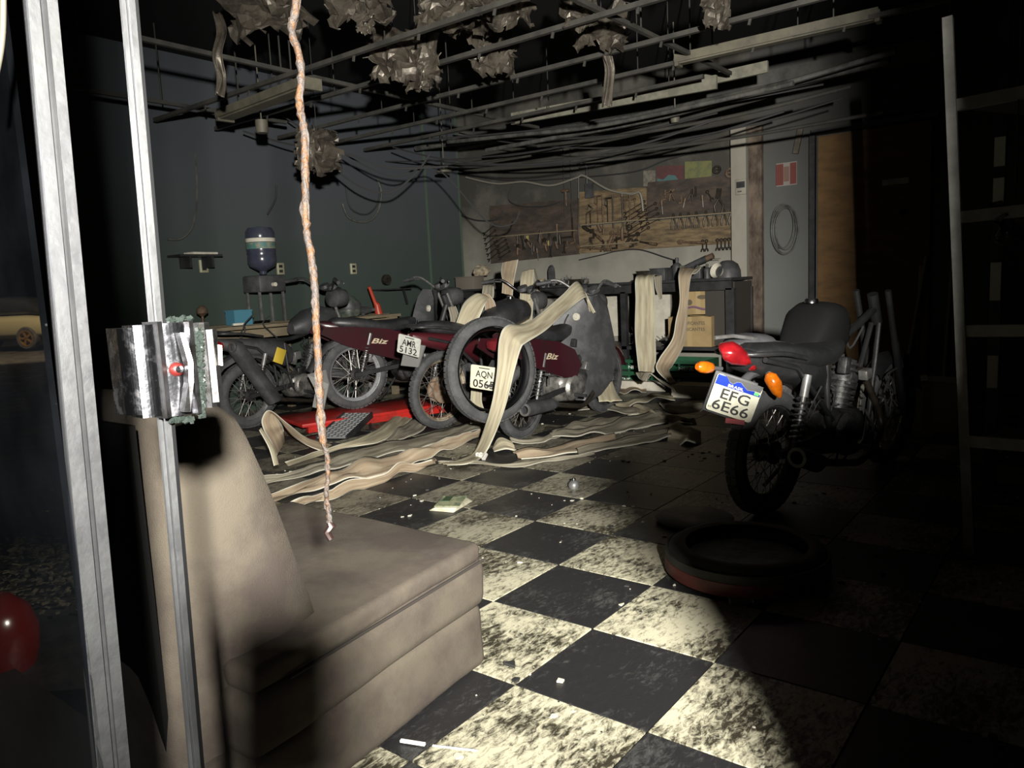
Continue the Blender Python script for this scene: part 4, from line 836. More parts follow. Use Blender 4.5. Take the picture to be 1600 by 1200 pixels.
def tool(kind,px,py,ang,L_,lab,m=toolm,group=None):
    """flat tool hanging at a board; ang 0 = hanging straight down, length L_ in metres"""
    L_*=1.25; p=X(px,py,TX); t=thing(kind,lab,'tool',p,(R(ang),0,0),group); k=kind; b=lambda mb,n,mm=m: mb.build(n,mm,t)
    if 'spanner' in k:
        b(MB().bar((0,0,-.02),(0,0,-L_+.02),.006,.016),'shank'); b(MB().lathe([(.009,-.004),(.018,-.004),(.018,.004),(.009,.004)],(0,0,0),(1,0,0),14,True),'ring_end')
        b(MB().bar((0,.008,-L_+.03),(0,.018,-L_),.006,.012).bar((0,-.008,-L_+.03),(0,-.018,-L_),.006,.012),'open_jaw')
    elif 'pliers' in k:
        b(MB().tube([(0,.008,-.05),(0,.03,-.12),(0,.022,-L_)],.008,8),'handle'); b(MB().tube([(0,-.008,-.05),(0,-.03,-.12),(0,-.022,-L_)],.008,8),'handle'); b(MB().loft([(-.006,-.03,.012,.035),(.006,-.03,.012,.035)],12),'jaws')
    elif 'hammer' in k:
        b(MB().cyl((0,0,0),(0,0,-L_),.011,10),'handle',toolr); b(MB().cyl((0,-.05,0),(0,.05,0),.018,12),'hammer_head')
    elif 'screwdriver' in k:
        b(MB().cyl((0,0,0),(0,0,-L_*.4),.014,10),'handle',m); b(MB().cyl((0,0,-L_*.4),(0,0,-L_),.004,8),'blade',steel)
    elif 'clamp' in k:
        b(MB().tube([(0,0,0),(0,0,-L_),(0,.0,-L_)],.009,8),'bar'); b(MB().tube([(0,0,-.02),(0,.09,-.02),(0,.10,-.09),(0,.07,-.11)],.010,8),'fixed_jaw'); b(MB().tube([(0,.07,-.03),(0,.07,-L_*.8)],.006,8),'screw')
    elif 'square' in k:
        b(MB().box((0,0,-L_/2),(.004,.02,L_)),'blade'); b(MB().box((0,L_*.25,-L_+.01),(.01,L_*.5,.02)),'stock')
    elif 'puller' in k:
        b(MB().cyl((0,0,.05),(0,0,-L_),.009,10),'screw'); b(MB().box((0,0,-.01),(.02,.14,.02)),'crosshead'); b(MB().tube([(0,.06,-.01),(0,.07,-.10),(0,.045,-.15)],.008,8),'arm'); b(MB().tube([(0,-.06,-.01),(0,-.07,-.10),(0,-.045,-.15)],.008,8),'arm')
    elif 'saw' in k:
        b(MB().tube([(0,0,0),(0,.05,-.02),(0,.06,-L_+.03),(0,0,-L_+.03)],.006,8),'frame'); b(MB().box((0,0,-L_/2),(.003,.012,L_-.03)),'blade'); b(MB().tube([(0,.0,0),(0,-.03,.03),(0,.02,.07),(0,.04,.02)],.01,8),'handle')
    elif 'ring' in k or 'gauge' in k:
        b(MB().lathe([(L_*.6,-.008),(L_,-.008),(L_,.008),(L_*.6,.008)],(0,0,-L_),(1,0,0),20,True),'ring'); b(MB().box((0,0,-L_),(.006,L_*1.6,.012)),'crossbar')
    elif 'rod' in k: b(MB().cyl((0,0,0),(0,0,-L_),.010,8),'rod'); b(MB().cyl((0,0,0),(0,0,-.05),.016,8),'grip',toolr)
    elif 'socket' in k: b(MB().cyl((0,0,-L_),(0,0,0),.020,14),'socket_body'); b(MB().cyl((0,0,0),(0,0,.02),.012,12),'drive')
    elif 'cutter' in k or 'shears' in k:
        b(MB().tube([(0,0,0),(0,.05,-L_*.5),(0,.03,-L_)],.01,8),'handle'); b(MB().tube([(0,0,0),(0,-.05,-L_*.5),(0,-.03,-L_)],.01,8),'handle'); b(MB().bar((0,.01,0),(0,-.01,.10),.012,.05),'blade')
    elif 'torque' in k or 'wrench' in k:
        b(MB().tube([(0,0,0),(0,0,-L_)],[.009,.013],10),'shank'); b(MB().lathe([(.001,-.01),(.026,-.01),(.026,.01),(.001,.01)],(0,0,.01),(1,0,0),18),'head'); b(MB().cyl((0,0,-L_+.09),(0,0,-L_),.016,12),'grip',toolr)
    return t
# top hook stand above the board
solo('pipe_rack',MB().tube([X(902,258,TX),X(910,250,TX),X(917,262,TX),X(918,305,TX)],.014,8).tube([X(905,262,TX),X(930,258,TX)],.012,8).tube([X(904,275,TX),X(904,310,TX)],.008,8).box(X(921,298,TX),(.05,.09,.16)),bplast,'black pipe and hook fitting rising above the right tool board','fitting')
for i in range(6): tool('ring_spanner',772+i*1.5,352+i*8.3,62,.17,ORD[i]+' cranked ring spanner of the slanting stack at the left board edge',toolm,'ring spanners at the left board edge')
for i in range(5): tool('ring_spanner',788+i*2.0,369+i*6,66,.15,ORD[i]+' ring spanner of the second slanting stack on the left board',toolm,'second stack of spanners on the left board')
for i in range(7): tool('combination_spanner',1006+i*1.2,315+i*6.8,66,.22,ORD[i]+' long combination spanner of the fan in the middle of the right board',toolm,'fan of combination spanners')
for i in range(4): tool('combination_spanner',1024+i*2,318+i*8,70,.19,ORD[i]+' spanner of the second fan, right of the first fan',toolm,'second fan of combination spanners')
random.seed(31)
for grp,n_,x0,x1,y0,y1,dy in (('small blackened tools crowding the right board middle strip',12,912,1000,352,380,-.07),('small charred tools hanging on the left board lower strip',14,800,900,366,392,-.08),('small dark tools hanging on the right board charred upper part',10,1030,1110,292,318,-.08)):
    for i in range(n_):
        px=x0+(x1-x0)*(i+random.random()*.6)/n_; py=random.uniform(y0,y1)+(px-x0)*dy
        tool(random.choice(('screwdriver','pliers','ring_spanner','socket_drive','wrench','square_rule')),px,py,random.uniform(-15,15) if i%3 else random.uniform(-80,80),random.uniform(.06,.13),grp[:-0 or None],random.choice((toolm,toolr,toolm)),grp)
T_=[('hammer',884,298,0,.14,'hammer on top of the left tool board near its right end'),('screwdriver',808,367,0,.13,'screwdriver left of the yellow tag on the left board'),('screwdriver',820,366,3,.12,'screwdriver with pale handle left of centre on the left board'),('pliers',846,364,0,.12,'pliers hanging mid-rail on the left board'),('pliers',858,363,3,.13,'second pliers from the rail centre of the left board'),('socket_drive',834,385,0,.05,'small socket under the rail of the left board'),('screwdriver',870,350,0,.18,'long dark driver hanging right of centre on the left board'),('square_rule',893,320,0,.30,'long square near the joint between the two boards'),
('saw',922,330,0,.16,'small saw hung left on the right board'),('bar_clamp',941,303,0,.36,'long bar clamp left on the right board'),('bar_clamp',957,306,0,.28,'short bar clamp beside the long one on the right board'),('long_rod',972,300,0,.34,'thin long rod between the clamps and the puller'),('gear_puller',984,310,0,.26,'gear puller in the upper middle of the right board'),('oil_filter_wrench',925,362,-50,.14,'filter wrench lying slanted on the lower left of the right board'),('ring_gauge',983,350,0,.03,'round gauge in the lower middle of the right board'),('torque_wrench',957,364,-78,.16,'short wrench lying nearly level below the bar clamp'),('torque_wrench',975,368,70,.18,'short wrench with round head beside the round gauge'),('square_rule',963,366,0,.13,'steel square below the short wrenches'),('torque_wrench',905,386,-82,.34,'long wrench lying along the bottom of the right board'),('torque_wrench',995,366,82,.30,'long wrench lying level under the spanner fan'),('torque_wrench',995,377,-78,.20,'second level wrench under the spanner fan'),('torque_wrench',1064,378,-84,.22,'dark torque wrench with bright end near the bottom right'),('shears',1123,310,0,.12,'black shears hanging high at the right board end'),('ring_gauge',1120,258,0,.035,'dark oval gauge on the wall right of the green poster'),('ring_gauge',1141,262,0,.04,'second dark gauge on the wall beside the white column')]
for i,(k,px,py,a,l_,lab) in enumerate(T_): tool(k,px,py,a,l_,lab,toolm if i%3 else toolr)
for i,px in enumerate((1052,1063,1076,1088,1103,1117,1131,1143)): tool('wide_jaw_pliers',px,334-(px-1052)*.09,0,.13,OR2[i]+' pliers from the left in the row on the right upper rail',toolm,'row of pliers at the right end')
for i,px in enumerate((1098,1104,1121,1127,1133,1139,1145)): tool('small_spanner',px,377-(px-1098)*.08,0,.085,OR2[i]+' small spanner from the left, hanging below the right board edge',toolm,'small spanners under the right board edge')
for i,(px,py) in enumerate(((824,372),(856,380))): 
    solo('yellow_label',MB().box(X(px,py,TX),(.004,.04,.06)),mat('yellow_card',(.30,.24,.09),.7),('yellow card tag left on the rail of the left tool board','yellow card tag right of the pliers on the left tool board')[i],'tag')
# posters
def poster(px0,px1,py0,py1,m,lab,extra=None):
    a,b_,c_,d_=X(px0,py0+(px1-px0)*.04,XB-.012),X(px1,py0,XB-.012),X(px1,py1,XB-.012),X(px0,py1+(px1-px0)*.06,XB-.012)
    t=thing('poster',lab,'poster'); v=[a,b_,c_,d_]; MB().add(v+[p+V((.008,0,0)) for p in v],[(0,1,2,3),(7,6,5,4),(0,4,5,1),(1,5,6,2),(2,6,7,3),(3,7,4,0)]).build('sheet',m,t)
    if extra:
        f=lambda u,w2:a.lerp(b_,u).lerp(d_.lerp(c_,u),w2)-V((.002,0,0)); MB().add([f(*q) for q in extra[0]],[tuple(range(len(extra[0])))]).build('printed_area',extra[1],t)
    return t
poster(1005,1024,266,290,mat('pale_poster',(.15,.135,.11),.8,0,(.09,.08,.07),30),'pale mottled poster on the wall, leftmost of three')
poster(1026,1068,258,289,mat('maroon_poster',(.08,.028,.028),.8,0,(.06,.025,.025),20),'maroon and teal poster on the wall, middle of three',([(.02,.95),(.02,.6),(.25,.68),(.45,.45),(.7,.5),(.85,.8),(.6,.97)],mat('teal_print',(.05,.11,.11),.8)))
poster(1070,1112,251,285,mat('green_poster',(.13,.13,.05),.8,0,(.09,.1,.05),16,.45,.6),'yellow-green poster on the wall, rightmost of three')
th=thing('thermostat','small dark-screened control box on the white column','control box'); p=X(1158,292,XB-.125)
MB().box(p,(.03,.11,.15),None,.006).build('case',whitewall,th); MB().box(p+V((-.016,0,.02)),(.004,.085,.06)).build('screen',blackm,th); MB().box(p+V((-.016,.01,-.045)),(.004,.04,.012)).build('button',bplast,th)
sg=thing('sign','red and white fire safety sign on the grey wall','sign'); p=X(1229,272,XB-.01)
MB().box(p,(.008,.20,.22)).build('sign_board',mat('sign_white',(.2,.18,.165),.6),sg); MB().box(p+V((-.005,.065,0)),(.004,.07,.20)).build('red_field',mat('sign_red',(.12,.025,.02),.6),sg); MB().box(p+V((-.005,-.065,0)),(.004,.06,.20)).build('red_field',mat('sign_red',(.3,.05,.04),.6),sg); MB().box(p+V((-.006,0,0)),(.004,.05,.14)).build('pictogram',mat('sign_mid',(.15,.08,.06),.6),sg)
# coil of cable on the grey wall
random.seed(2); cc=thing('cable_coil','coil of grey cable hanging on the grey wall below the red sign','cable')
for k in range(4):
    p=X(1225+random.uniform(-3,3),354+random.uniform(-3,4)+k*2,XB-.03-k*.008); MB().tube([p+V((0,.10*(1+.1*k)*math.cos(a),.20*(1+.06*k)*math.sin(a))) for a in [i*PI/16 for i in range(33)]],.008,6).build('cable_turn',cablel,cc)
solo('wire_scrap',MB().bar(X(1251,202,XB-.05),X(1243,240,XB-.05),.03,.05),foil,'torn foil strip hanging from the wall top beside the plywood door','foil strip')
def mir(p): return V((2*.302-p.x,p.y,p.z))
for x_ in(6.99,7.60): struct('trim_5',MB().box((x_,YG-.105,CZ/2),(.02,.02,CZ)),mat('pale_green_edge',(.065,.10,.07),.6))  # thin paler green strips along the pilaster edges
# ---------------------------------------------------------------- green wall
YW=YG
def gsocket(px,py,lab,m=socket):
    t=thing('wall_socket',lab,'socket'); p=Y(px,py,YW-.012); MB().box(p,(.09,.018,.12),None,.004).build('face_plate',m,t)
    for dz in(-.025,.025): MB().box(p+V((0,-.011,dz)),(.04,.006,.028)).build('outlet',blackm,t)
    MB().box(p+V((-.035,-.011,0)),(.008,.004,.11)).build('plate_edge',mat('bright_edge',(.5,.5,.4),.5),t); return t
gsocket(552,420,'yellowed double wall socket on the green wall above the timber table')
gsocket(318,416,'yellowed wall socket on the green wall left of the water bottle')
gsocket(438,420,'wall socket on the green wall right beside the water bottle')
sh=thing('wall_shelf','small dark shelf on the green wall near the glass door','shelf'); p=Y(305,400,YW-.12)
MB().box(p,(.42,.22,.02)).build('shelf_board',blackm,sh); MB().box(p+V((-.1,0,-.06)),(.02,.18,.1)).build('bracket',blackm,sh); MB().box(p+V((.12,0,-.06)),(.02,.18,.1)).build('bracket',blackm,sh)
solo('folded_paper',MB().box(p+V((.06,0,.022)),(.26,.14,.02),M.Rotation(.1,3,'Z')),papm,'folded papers lying on the small wall shelf','paper')
sh=thing('wall_shelf','thin black bracket shelf on the green wall right of the table','shelf'); p=Y(612,452,YW-.15)
MB().box(p,(.38,.28,.016)).build('shelf_board',blackm,sh); MB().bar(p+V((.19,0,0)),p+V((.24,.0,-.18)),.02,.02).build('bracket',blackm,sh)
solo('wheel_hub_part',MB().lathe([(.02,-.02),(.06,-.02),(.06,.02),(.02,.02)],Y(604,437,YW-.12),(0,1,0),20,True),toolm,'dark ring-shaped part on the black bracket shelf','ring')
# hanging loops of hose/cable on the green wall
def cab(name,pl,r,m,lab,mp,cat='cable',n=8,group=None):
    P=catmull([mp(*q) for q in pl],n); mb=MB().tube(P,r,6); return solo(name,mb,m,lab,cat,group)
yw=lambda px,py:Y(px,py,YW-.04)
cab('cable_loop',[(535,318),(545,340),(570,347),(588,335),(596,305),(590,280)],.012,cablel,'pale cable loop hanging in a half circle on the green wall',yw)
cab('cable_loop',[(540,290),(548,325),(572,335),(590,318),(594,285)],.009,cablem,'dark cable loop inside the pale one on the green wall',yw)
cab('hanging_cable',[(305,240),(308,300),(302,350),(285,372),(262,374)],.009,cablel,'thin cable drooping down the green wall behind the glass door edge',yw)
cab('hanging_cable',[(432,290),(430,312),(418,335)],.009,cablem,'short black cable end dangling above the water bottle',yw)
cab('hanging_cable',[(440,180),(520,230),(610,275),(680,262),(760,345),(800,350),(812,330)],.008,cablem,'long black cable sagging across the corner to the tool board',lambda a,b_:D(a,b_,7.4))
cab('hanging_cable',[(500,245),(560,290),(610,300),(650,270),(672,240)],.010,cablem,'black cable swag hanging in front of the green wall',lambda a,b_:D(a,b_,7.2))
cab('hanging_cable',[(380,205),(450,225),(540,240),(610,262),(700,260)],.009,cablem,'black cable running just under the left ceiling grid',lambda a,b_:D(a,b_,7.0))
# white hose drape over the tool boards
xw2=lambda px,py:X(px,py,XB-.07)
cab('plastic_pipe',[(728,277),(775,287),(818,284),(860,290),(900,278),(913,275),(950,296),(985,303),(1000,302),(1005,330)],.012,mat('pale_pipe',(.17,.16,.135),.6),'pale plastic pipe draped along the top of the tool boards',xw2,'pipe')
cab('hanging_cable',[(720,336),(745,344),(775,343),(785,330)],.009,cablem,'black cable drooping from the wall corner to the left board',xw2)
cab('hanging_cable',[(726,272),(800,282),(900,277),(990,268),(1040,250),(1090,236)],.007,cablem,'thin black wire strung along the white wall to the posters',xw2)
cab('hanging_cable',[(800,290),(795,312),(815,322),(850,322),(875,315)],.006,cablem,'thin wire looping above the charred left board',xw2)
for px,n_ in((882,0),(893,1)): cab('drop_wire',[(px,180),(px-2,240),(px,300),(px+1,340)],.005,cablem,('thin vertical wire, left of the pair dropping onto the boards','thin vertical wire, right of the pair dropping onto the boards')[n_],xw2)
cab('hanging_cable',[(905,406),(940,398),(965,392),(1000,390),(1040,402),(1060,408)],.006,cablem,'thin wire drooping under the right tool board',xw2)
# timber table against the green wall
tt=thing('timber_table','rough timber table along the green wall','table',(0,0,0))
for i,(y0,y1) in enumerate(((6.12,6.29),(6.30,6.47),(6.48,6.65))): MB().box((4.75,(y0+y1)/2,.865+.004*i),(2.35,y1-y0-.008,.028)).build('table_plank',woodp,tt)
for x_ in(3.66,4.75,5.80): 
    for y_ in(6.16,6.60): MB().box((x_,y_,.425),(.06,.06,.85)).build('leg',woodp,tt)
MB().box((5.86,6.38,.74),(.03,.50,.22)).build('end_board',woodp,tt); MB().bar((3.66,6.16,.80),(5.80,6.16,.80),.03,.08).build('apron',woodp,tt)
def onT(px,y): return V((Y(px,490,y).x,y,.885))
t=thing('blue_bin','pale blue plastic bin on the table behind the stripped motorcycle','bin',onT(373,6.35))
MB().loft([(-.09,.06,.07,.06),(.09,.06,.07,.06)],4,2).build('bin_body',bluepl,t); t.children[0].data.clear_geometry() if False else None
o=t.children[0]; bpy.data.objects.remove(o)
mb=MB(); a,h_=.09,.13
for s,(dx,dy) in enumerate(((1,0),(-1,0),(0,1),(0,-1))): mb.box((dx*a,dy*.07,h_/2),(.006 if dx else 2*a,.006 if dy else .14,h_))
mb.box((0,0,.004),(2*a,.14,.008)); mb.build('bin_body',bluepl,t); MB().box((a,0,h_),(.012,.15,.014)).box((-a,0,h_),(.012,.15,.014)).box((0,.07,h_),(.19,.012,.014)).box((0,-.07,h_),(.19,.012,.014)).build('bin_rim',bluepl,t)
# water cooler
wc=thing('water_cooler','dark water dispenser with a big smoked water bottle','water cooler',Y(418,500,6.42).xy.to_3d()+V((0,0,.885)))
for dx in(-.13,.13):
    for dy in(-.1,.1): MB().bar((dx,dy,0),(dx,dy,.30),.02,.02).build('stand_leg',steel,wc)
MB().box((0,0,.37),(.30,.28,.16),None,.02).build('dispenser_body',bplast,wc); MB().cyl((0,-.14,.36),(0,-.18,.36),.02,12).build('tap',papm,wc)
bt=MB().lathe([(.03,.46),(.035,.49),(.12,.54),(.135,.58),(.135,.63),(.128,.65),(.135,.67),(.135,.76),(.128,.78),(.135,.80),(.135,.86),(.11,.90),(.03,.91),(.001,.91)],(0,0,0),(0,0,1),32).build('water_bottle',waterb,wc)
MB().lathe([(.137,.70),(.1375,.76)],(0,0,0),(0,0,1),32).build('bottle_label',mat('bottle_label',(.17,.18,.13),.6,0,(.05,.14,.13),9,.45,.55),bt); MB().lathe([(.137,.765),(.1375,.80)],(0,0,0),(0,0,1),32).build('label_band',papm,bt)
solo('lamp_stub',MB().lathe([(.001,0),(.05,0),(.05,.01),(.012,.02),(.012,.10),(.05,.13),(.045,.17),(.01,.20),(.001,.20)],onT(306,6.35)+V((.06,0,-.0)),(0,0,1),18),toolr,'small rusty lamp stub on the table at its left end','lamp')
h=thing('helmet','dusty round helmet on the timber table','helmet',onT(545,6.32)); MB().lathe([(.001,.22),(.06,.21),(.11,.16),(.13,.10),(.125,.04),(.11,0),(.10,0),(.001,.01)],(0,0,0),(0,0,1),28).build('shell',helm,h); MB().lathe([(.128,.07),(.136,.10),(.128,.14)],(0,0,0),(0,0,1),28).build('visor_band',glassm if False else bplast,h)
t=thing('angle_grinder','dark drill lying on the timber table right of the helmet','power tool',onT(568,6.3)); MB().tube([(-.08,0,.05),(0,0,.05),(.10,0,.05)],[.04,.045,.03],14).build('drill_body',bplast,t); MB().cyl((.10,0,.05),(.16,0,.05),.018,12).build('chuck',steel,t); MB().bar((-.03,0,.04),(-.05,-.05,.012),.035,.035).build('handle',bplast,t)
mb=MB(); P=[onT(592,6.34),onT(590,6.34)+V((0,0,.10)),onT(588,6.34)+V((-.01,0,.13)),onT(583,6.34)+V((-.03,0,.30))]; mb.tube(P,[.045,.035,.02,.018],10)
solo('hand_saw',mb,orange_t,'orange-red upright tool standing on the right end of the table','tool')
solo('red_pot',MB().lathe([(.001,0),(.04,0),(.05,.05),(.03,.07),(.001,.07)],onT(503,6.3),(0,0,1),18),orange_t,'small red pot on the table beside the hanging cable','pot')
solo('loose_tools',MB().bar(onT(395,6.2)+V((0,0,.02)),onT(420,6.25)+V((0,0,.02)),.02,.02),chrome,'bright chrome lever lying on the table front behind the stripped motorcycle','lever')
solo('loose_tools',MB().bar(onT(362,6.22)+V((0,0,.012)),onT(380,6.2)+V((0,0,.012)),.03,.02),papm,'folded white paper strip on the table left of the blue bin','paper')
# ---------------------------------------------------------------- fire hoses
def D2(l): return [D(*q) for q in l]
# H1 drape over the leg shield, bending over the loose tyre
Lh=[Z(690,724,.02),Z(722,716,.03),Z(744,700,.03),D(766,639,5.0),D(776,583,4.96),D(780,530,5.0),D(793,508,5.05),D(826,503,5.3),D(877,462,5.75),D(900,440,6.0),D(912,452,6.1),D(926,480,6.12),D(944,511,6.2)]
Rh=[Z(700,727,.02),Z(734,724,.03),Z(760,706,.03),D(787,644,5.0),D(804,579,4.96),D(814,545,5.0),D(822,536,5.05),D(853,516,5.3),D(886,486,5.75),D(914,465,5.96),D(918,474,6.1),D(922,490,6.2),D(936,516,6.28)]
ribbon('fire_hose',Lh,Rh,hoseA,'flat canvas fire hose bent over the loose tyre and leg shield','fire hose',sub=9,seed=1,bulge=.014)
ribbon('fire_hose',D2([(816,424,7.0),(813,440,6.9),(812,480,6.8),(808,512,6.7),(805,530,6.6)]),D2([(834,420,7.0),(834,440,6.9),(833,480,6.8),(830,512,6.7),(826,530,6.6)]),hoseA,'wide fire hose hanging straight down between bench and scooter, left of a narrow fold',seed=2,bulge=.02)
ribbon('fire_hose',D2([(833,420,7.05),(836,440,6.95),(840,470,6.9),(840,500,6.85)]),D2([(836,420,7.1),(841,440,7.0),(847,470,6.95),(850,500,6.9)]),hoseC,'narrow fire hose fold hanging right behind the doubled one',seed=3)
ribbon('fire_hose',D2([(760,462,6.35),(745,458,6.3),(726,472,6.25),(716,495,6.2),(708,520,6.2)]),D2([(764,466,6.3),(757,478,6.2),(748,498,6.2),(738,512,6.2),(733,522,6.2)]),hoseA,'yellowish fire hose over the left handlebar of the rusty-wheeled motorcycle',seed=4)
ribbon('fire_hose',D2([(756,458,6.45),(757,470,6.5),(758,485,6.55)]),D2([(764,460,6.45),(772,470,6.5),(776,482,6.55)]),hoseB,'short brown hose fold hanging behind the left handlebar',seed=21)
ribbon('fire_hose',D2([(770,440,7.15),(757,443,7.05),(754,452,7.0),(753,462,7.0)]),D2([(774,452,7.1),(772,448,7.0),(772,458,6.98),(771,466,6.98)]),hoseC,'short fire hose end hooked on the bench left end',seed=22)
ribbon('fire_hose',D2([(785,410,7.2),(783,425,7.1),(785,440,7.0),(784,458,6.95)]),D2([(810,405,7.2),(806,425,7.1),(803,440,7.0),(801,462,6.95)]),hoseB,'brown fire hose folded over the bench edge left of the doubled hose',seed=23)
ribbon('fire_hose',[D(700,480,6.7),D(704,500,6.65),D(700,515,6.6)],[D(712,478,6.7),D(720,500,6.65),D(722,512,6.6)],hoseC,'narrow hose fold beside the left handlebar mirror',seed=24)
# H4 straight hanging
ribbon('fire_hose',[V((7.3,X(1012,430,7.3).y,1.14)),D(994,432,7.3),D(993,470,7.28),D(992,520,7.25),D(996,565,7.2),D(998,580,7.15)],[V((7.25,X(1040,430,7.3).y,1.14)),D(1022,432,7.3),D(1024,470,7.28),D(1024,520,7.25),D(1025,560,7.2),D(1022,582,7.15)],hoseA,'wide fire hose hanging straight from the bench to the floor',sub=8,seed=5,bulge=.02)
ribbon('fire_hose',[D(1022,432,7.2),D(1024,450,7.15),D(1030,468,7.12)],[D(1034,430,7.2),D(1034,450,7.15),D(1035,466,7.12)],hoseC,'short hose end beside the straight hanging hose',seed=25)
ribbon('fire_hose',[D(993,582,7.15),D(1000,592,7.0),D(1010,582,7.0),D(1030,592,7.0),D(1052,605,6.8)],[D(1022,580,7.2),D(1010,596,6.95),D(1016,584,7.0),D(1034,598,6.95),D(1056,612,6.75)],hoseC,'fire hose fold lying at the foot of the straight hanging hose',seed=26)
# H5 twisted
ribbon('fire_hose',[D(1063,418,7.3),D(1060,432,7.1),D(1062,470,7.05),D(1056,500,7.05),D(1050,530,7.0),D(1030,560,6.95),D(1026,578,6.9),D(1048,600,6.8)],[D(1090,420,7.3),D(1080,432,7.1),D(1075,470,7.05),D(1074,500,7.1),D(1068,540,7.05),D(1052,570,7.0),D(1046,580,6.95),D(1056,600,6.85)],hoseB,'twisted fire hose hanging from the bench right part, brown face out',sub=9,seed=6)
ribbon('fire_hose',[D(1063,415,7.4),D(1064,424,7.3),D(1085,428,7.25),D(1096,418,7.3)],[D(1070,416,7.45),D(1072,419,7.38),D(1084,420,7.35),D(1090,414,7.4)],hoseC,'hose loop resting on the bench above the twisted hose',seed=27)
# beside leg shield right
ribbon('fire_hose',D2([(936,540,6.9),(938,570,6.8),(932,600,6.6),(936,628,6.4)]),D2([(950,540,6.95),(952,575,6.85),(962,610,6.6),(972,626,6.4)]),hoseA,'fire hose hanging to the floor right of the grey leg shield',seed=7)
ribbon('fire_hose',D2([(931,560,6.6),(936,585,6.55),(944,600,6.5)]),D2([(934,562,6.6),(942,580,6.55),(949,596,6.5)]),hoseC,'thin hose edge in front of the hose beside the leg shield',seed=28)
# behind loose tyre
ribbon('fire_hose',D2([(738,584,5.9),(736,610,5.85),(735,632,5.8),(735,662,5.75)]),D2([(754,586,5.9),(753,612,5.85),(754,632,5.8),(766,660,5.75)]),hoseA,'fire hose hanging vertically behind the loose tyre ring',seed=8)
# left bunch on the floor
def fl_(top,bot,m,lab,z0=.015,z1=.015,wob=.03,seed=0,**k):
    return ribbon('fire_hose',[Z(x,y,z1) for x,y in top],[Z(x,y,z0) for x,y in bot],m,lab,wob=wob,seed=seed,sub=8,bulge=.018,**k)
fl_([(385,752),(434,741),(500,722),(560,702),(620,688),(680,676),(724,663),(762,652)],[(385,762),(434,752),(500,739),(560,723),(620,708),(680,695),(730,679),(764,668)],hoseC,'greenish flat fire hose on the floor, farthest of the long left bunch',.01,.05,.03,11)
fl_([(385,785),(440,766),(490,745),(540,729),(600,712),(650,702),(690,688),(750,670)],[(385,798),(440,779),(500,765),(560,749),(610,736),(660,718),(700,703),(756,678)],hoseB,'brown-faced fire hose on the floor, middle of the long left bunch',.01,.07,.05,12)
fl_([(385,808),(446,788),(500,768),(550,752),(600,738),(640,724),(675,718)],[(385,822),(452,799),(505,786),(552,768),(600,752),(645,737),(684,724)],hoseB,'scalloped fire hose on the floor, nearest of the long left bunch',.01,.07,.05,13)
fl_([(445,722),(515,699),(570,680),(610,655),(640,622)],[(450,728),(530,703),(590,692),(630,668),(656,640)],hoseA,'fire hose rising from the floor towards the rusty wheel',.01,.05,.01,14)
fl_([(600,688),(625,668),(645,655),(662,650)],[(612,692),(640,682),(660,672),(675,660)],hoseC,'crumpled hose fold beneath the rusty wheel',.01,.05,.03,15)
ribbon('fire_hose',[Z(432,712,.01),D(422,690,5.6),D(412,672,5.7),D(409,655,5.7),D(421,641,5.7),D(450,662,5.6),D(480,684,5.5),Z(520,694,.02)],[Z(446,690,.01),D(444,675,5.75),D(441,665,5.8),D(435,655,5.8),D(434,650,5.75),D(452,676,5.6),D(478,695,5.45),Z(505,706,.01)],hoseB,'fire hose standing in a folded peak behind the couch backrest',sub=8,seed=16)
ribbon('fire_hose',D2([(405,672,4.4),(420,700,4.35),(428,728,4.3)]),D2([(408,668,4.45),(428,700,4.4),(436,726,4.35)]),hoseA,'bright narrow hose end touching the couch backrest edge',seed=17)
# right bunch
right=[([(684,720),(740,720),(790,725),(850,717),(900,711),(928,706)],[(686,724),(745,726),(800,731),(855,723),(902,715),(930,709)],hoseC,'thin bright hose edge on the floor, front line of the right bunch',.02),
([(800,706),(850,700),(890,690),(925,684),(960,676)],[(815,716),(860,712),(900,706),(930,700),(965,690)],hoseB,'brown flat hose on the floor right of the cream lump',.03),
([(795,685),(840,683),(870,671),(905,660),(930,655),(965,648)],[(800,692),(845,690),(878,680),(912,673),(940,670),(975,662)],hoseC,'wavy hose on the floor in front of the scooter wheel',.05),
([(858,676),(905,670),(950,660),(990,648),(1030,640)],[(862,684),(910,682),(960,676),(1000,668),(1045,660)],hoseC,'grey flat hose lying across the middle of the right bunch',.04),
([(985,640),(1000,632),(1030,646),(1060,652),(1085,655)],[(980,648),(1005,650),(1030,656),(1062,660),(1090,662)],hoseA,'hose with a raised fold, right rear of the floor bunch',.06),
([(1030,628),(1050,633),(1075,632),(1098,630)],[(1030,636),(1050,645),(1078,644),(1100,640)],hoseC,'hose near the bench foot behind the right motorcycle',.05),
([(925,618),(950,606),(985,600),(1010,602)],[(930,632),(955,622),(985,612),(1010,612)],hoseB,'hose bend on the floor beneath the green crates',.05),
([(960,630),(990,624),(1020,618),(1050,616)],[(965,638),(995,633),(1024,628),(1055,626)],hoseA,'pale hose strip on the floor in front of the white block',.05),
([(1045,668),(1060,660),(1080,672),(1095,676)],[(1042,690),(1062,694),(1082,694),(1096,693)],hoseA,'crumpled hose end on the floor left of the number plate motorcycle',.07),
([(900,700),(950,688),(1000,678),(1045,668)],[(905,710),(955,700),(1005,692),(1050,684)],hoseC,'dark soaked hose strip in the right bunch nearest the motorcycle',.03),
([(905,632),(930,628),(965,634),(1000,640)],[(902,640),(932,638),(962,644),(998,650)],hoseC,'hose strip lying just right of the scooter stand',.04)]
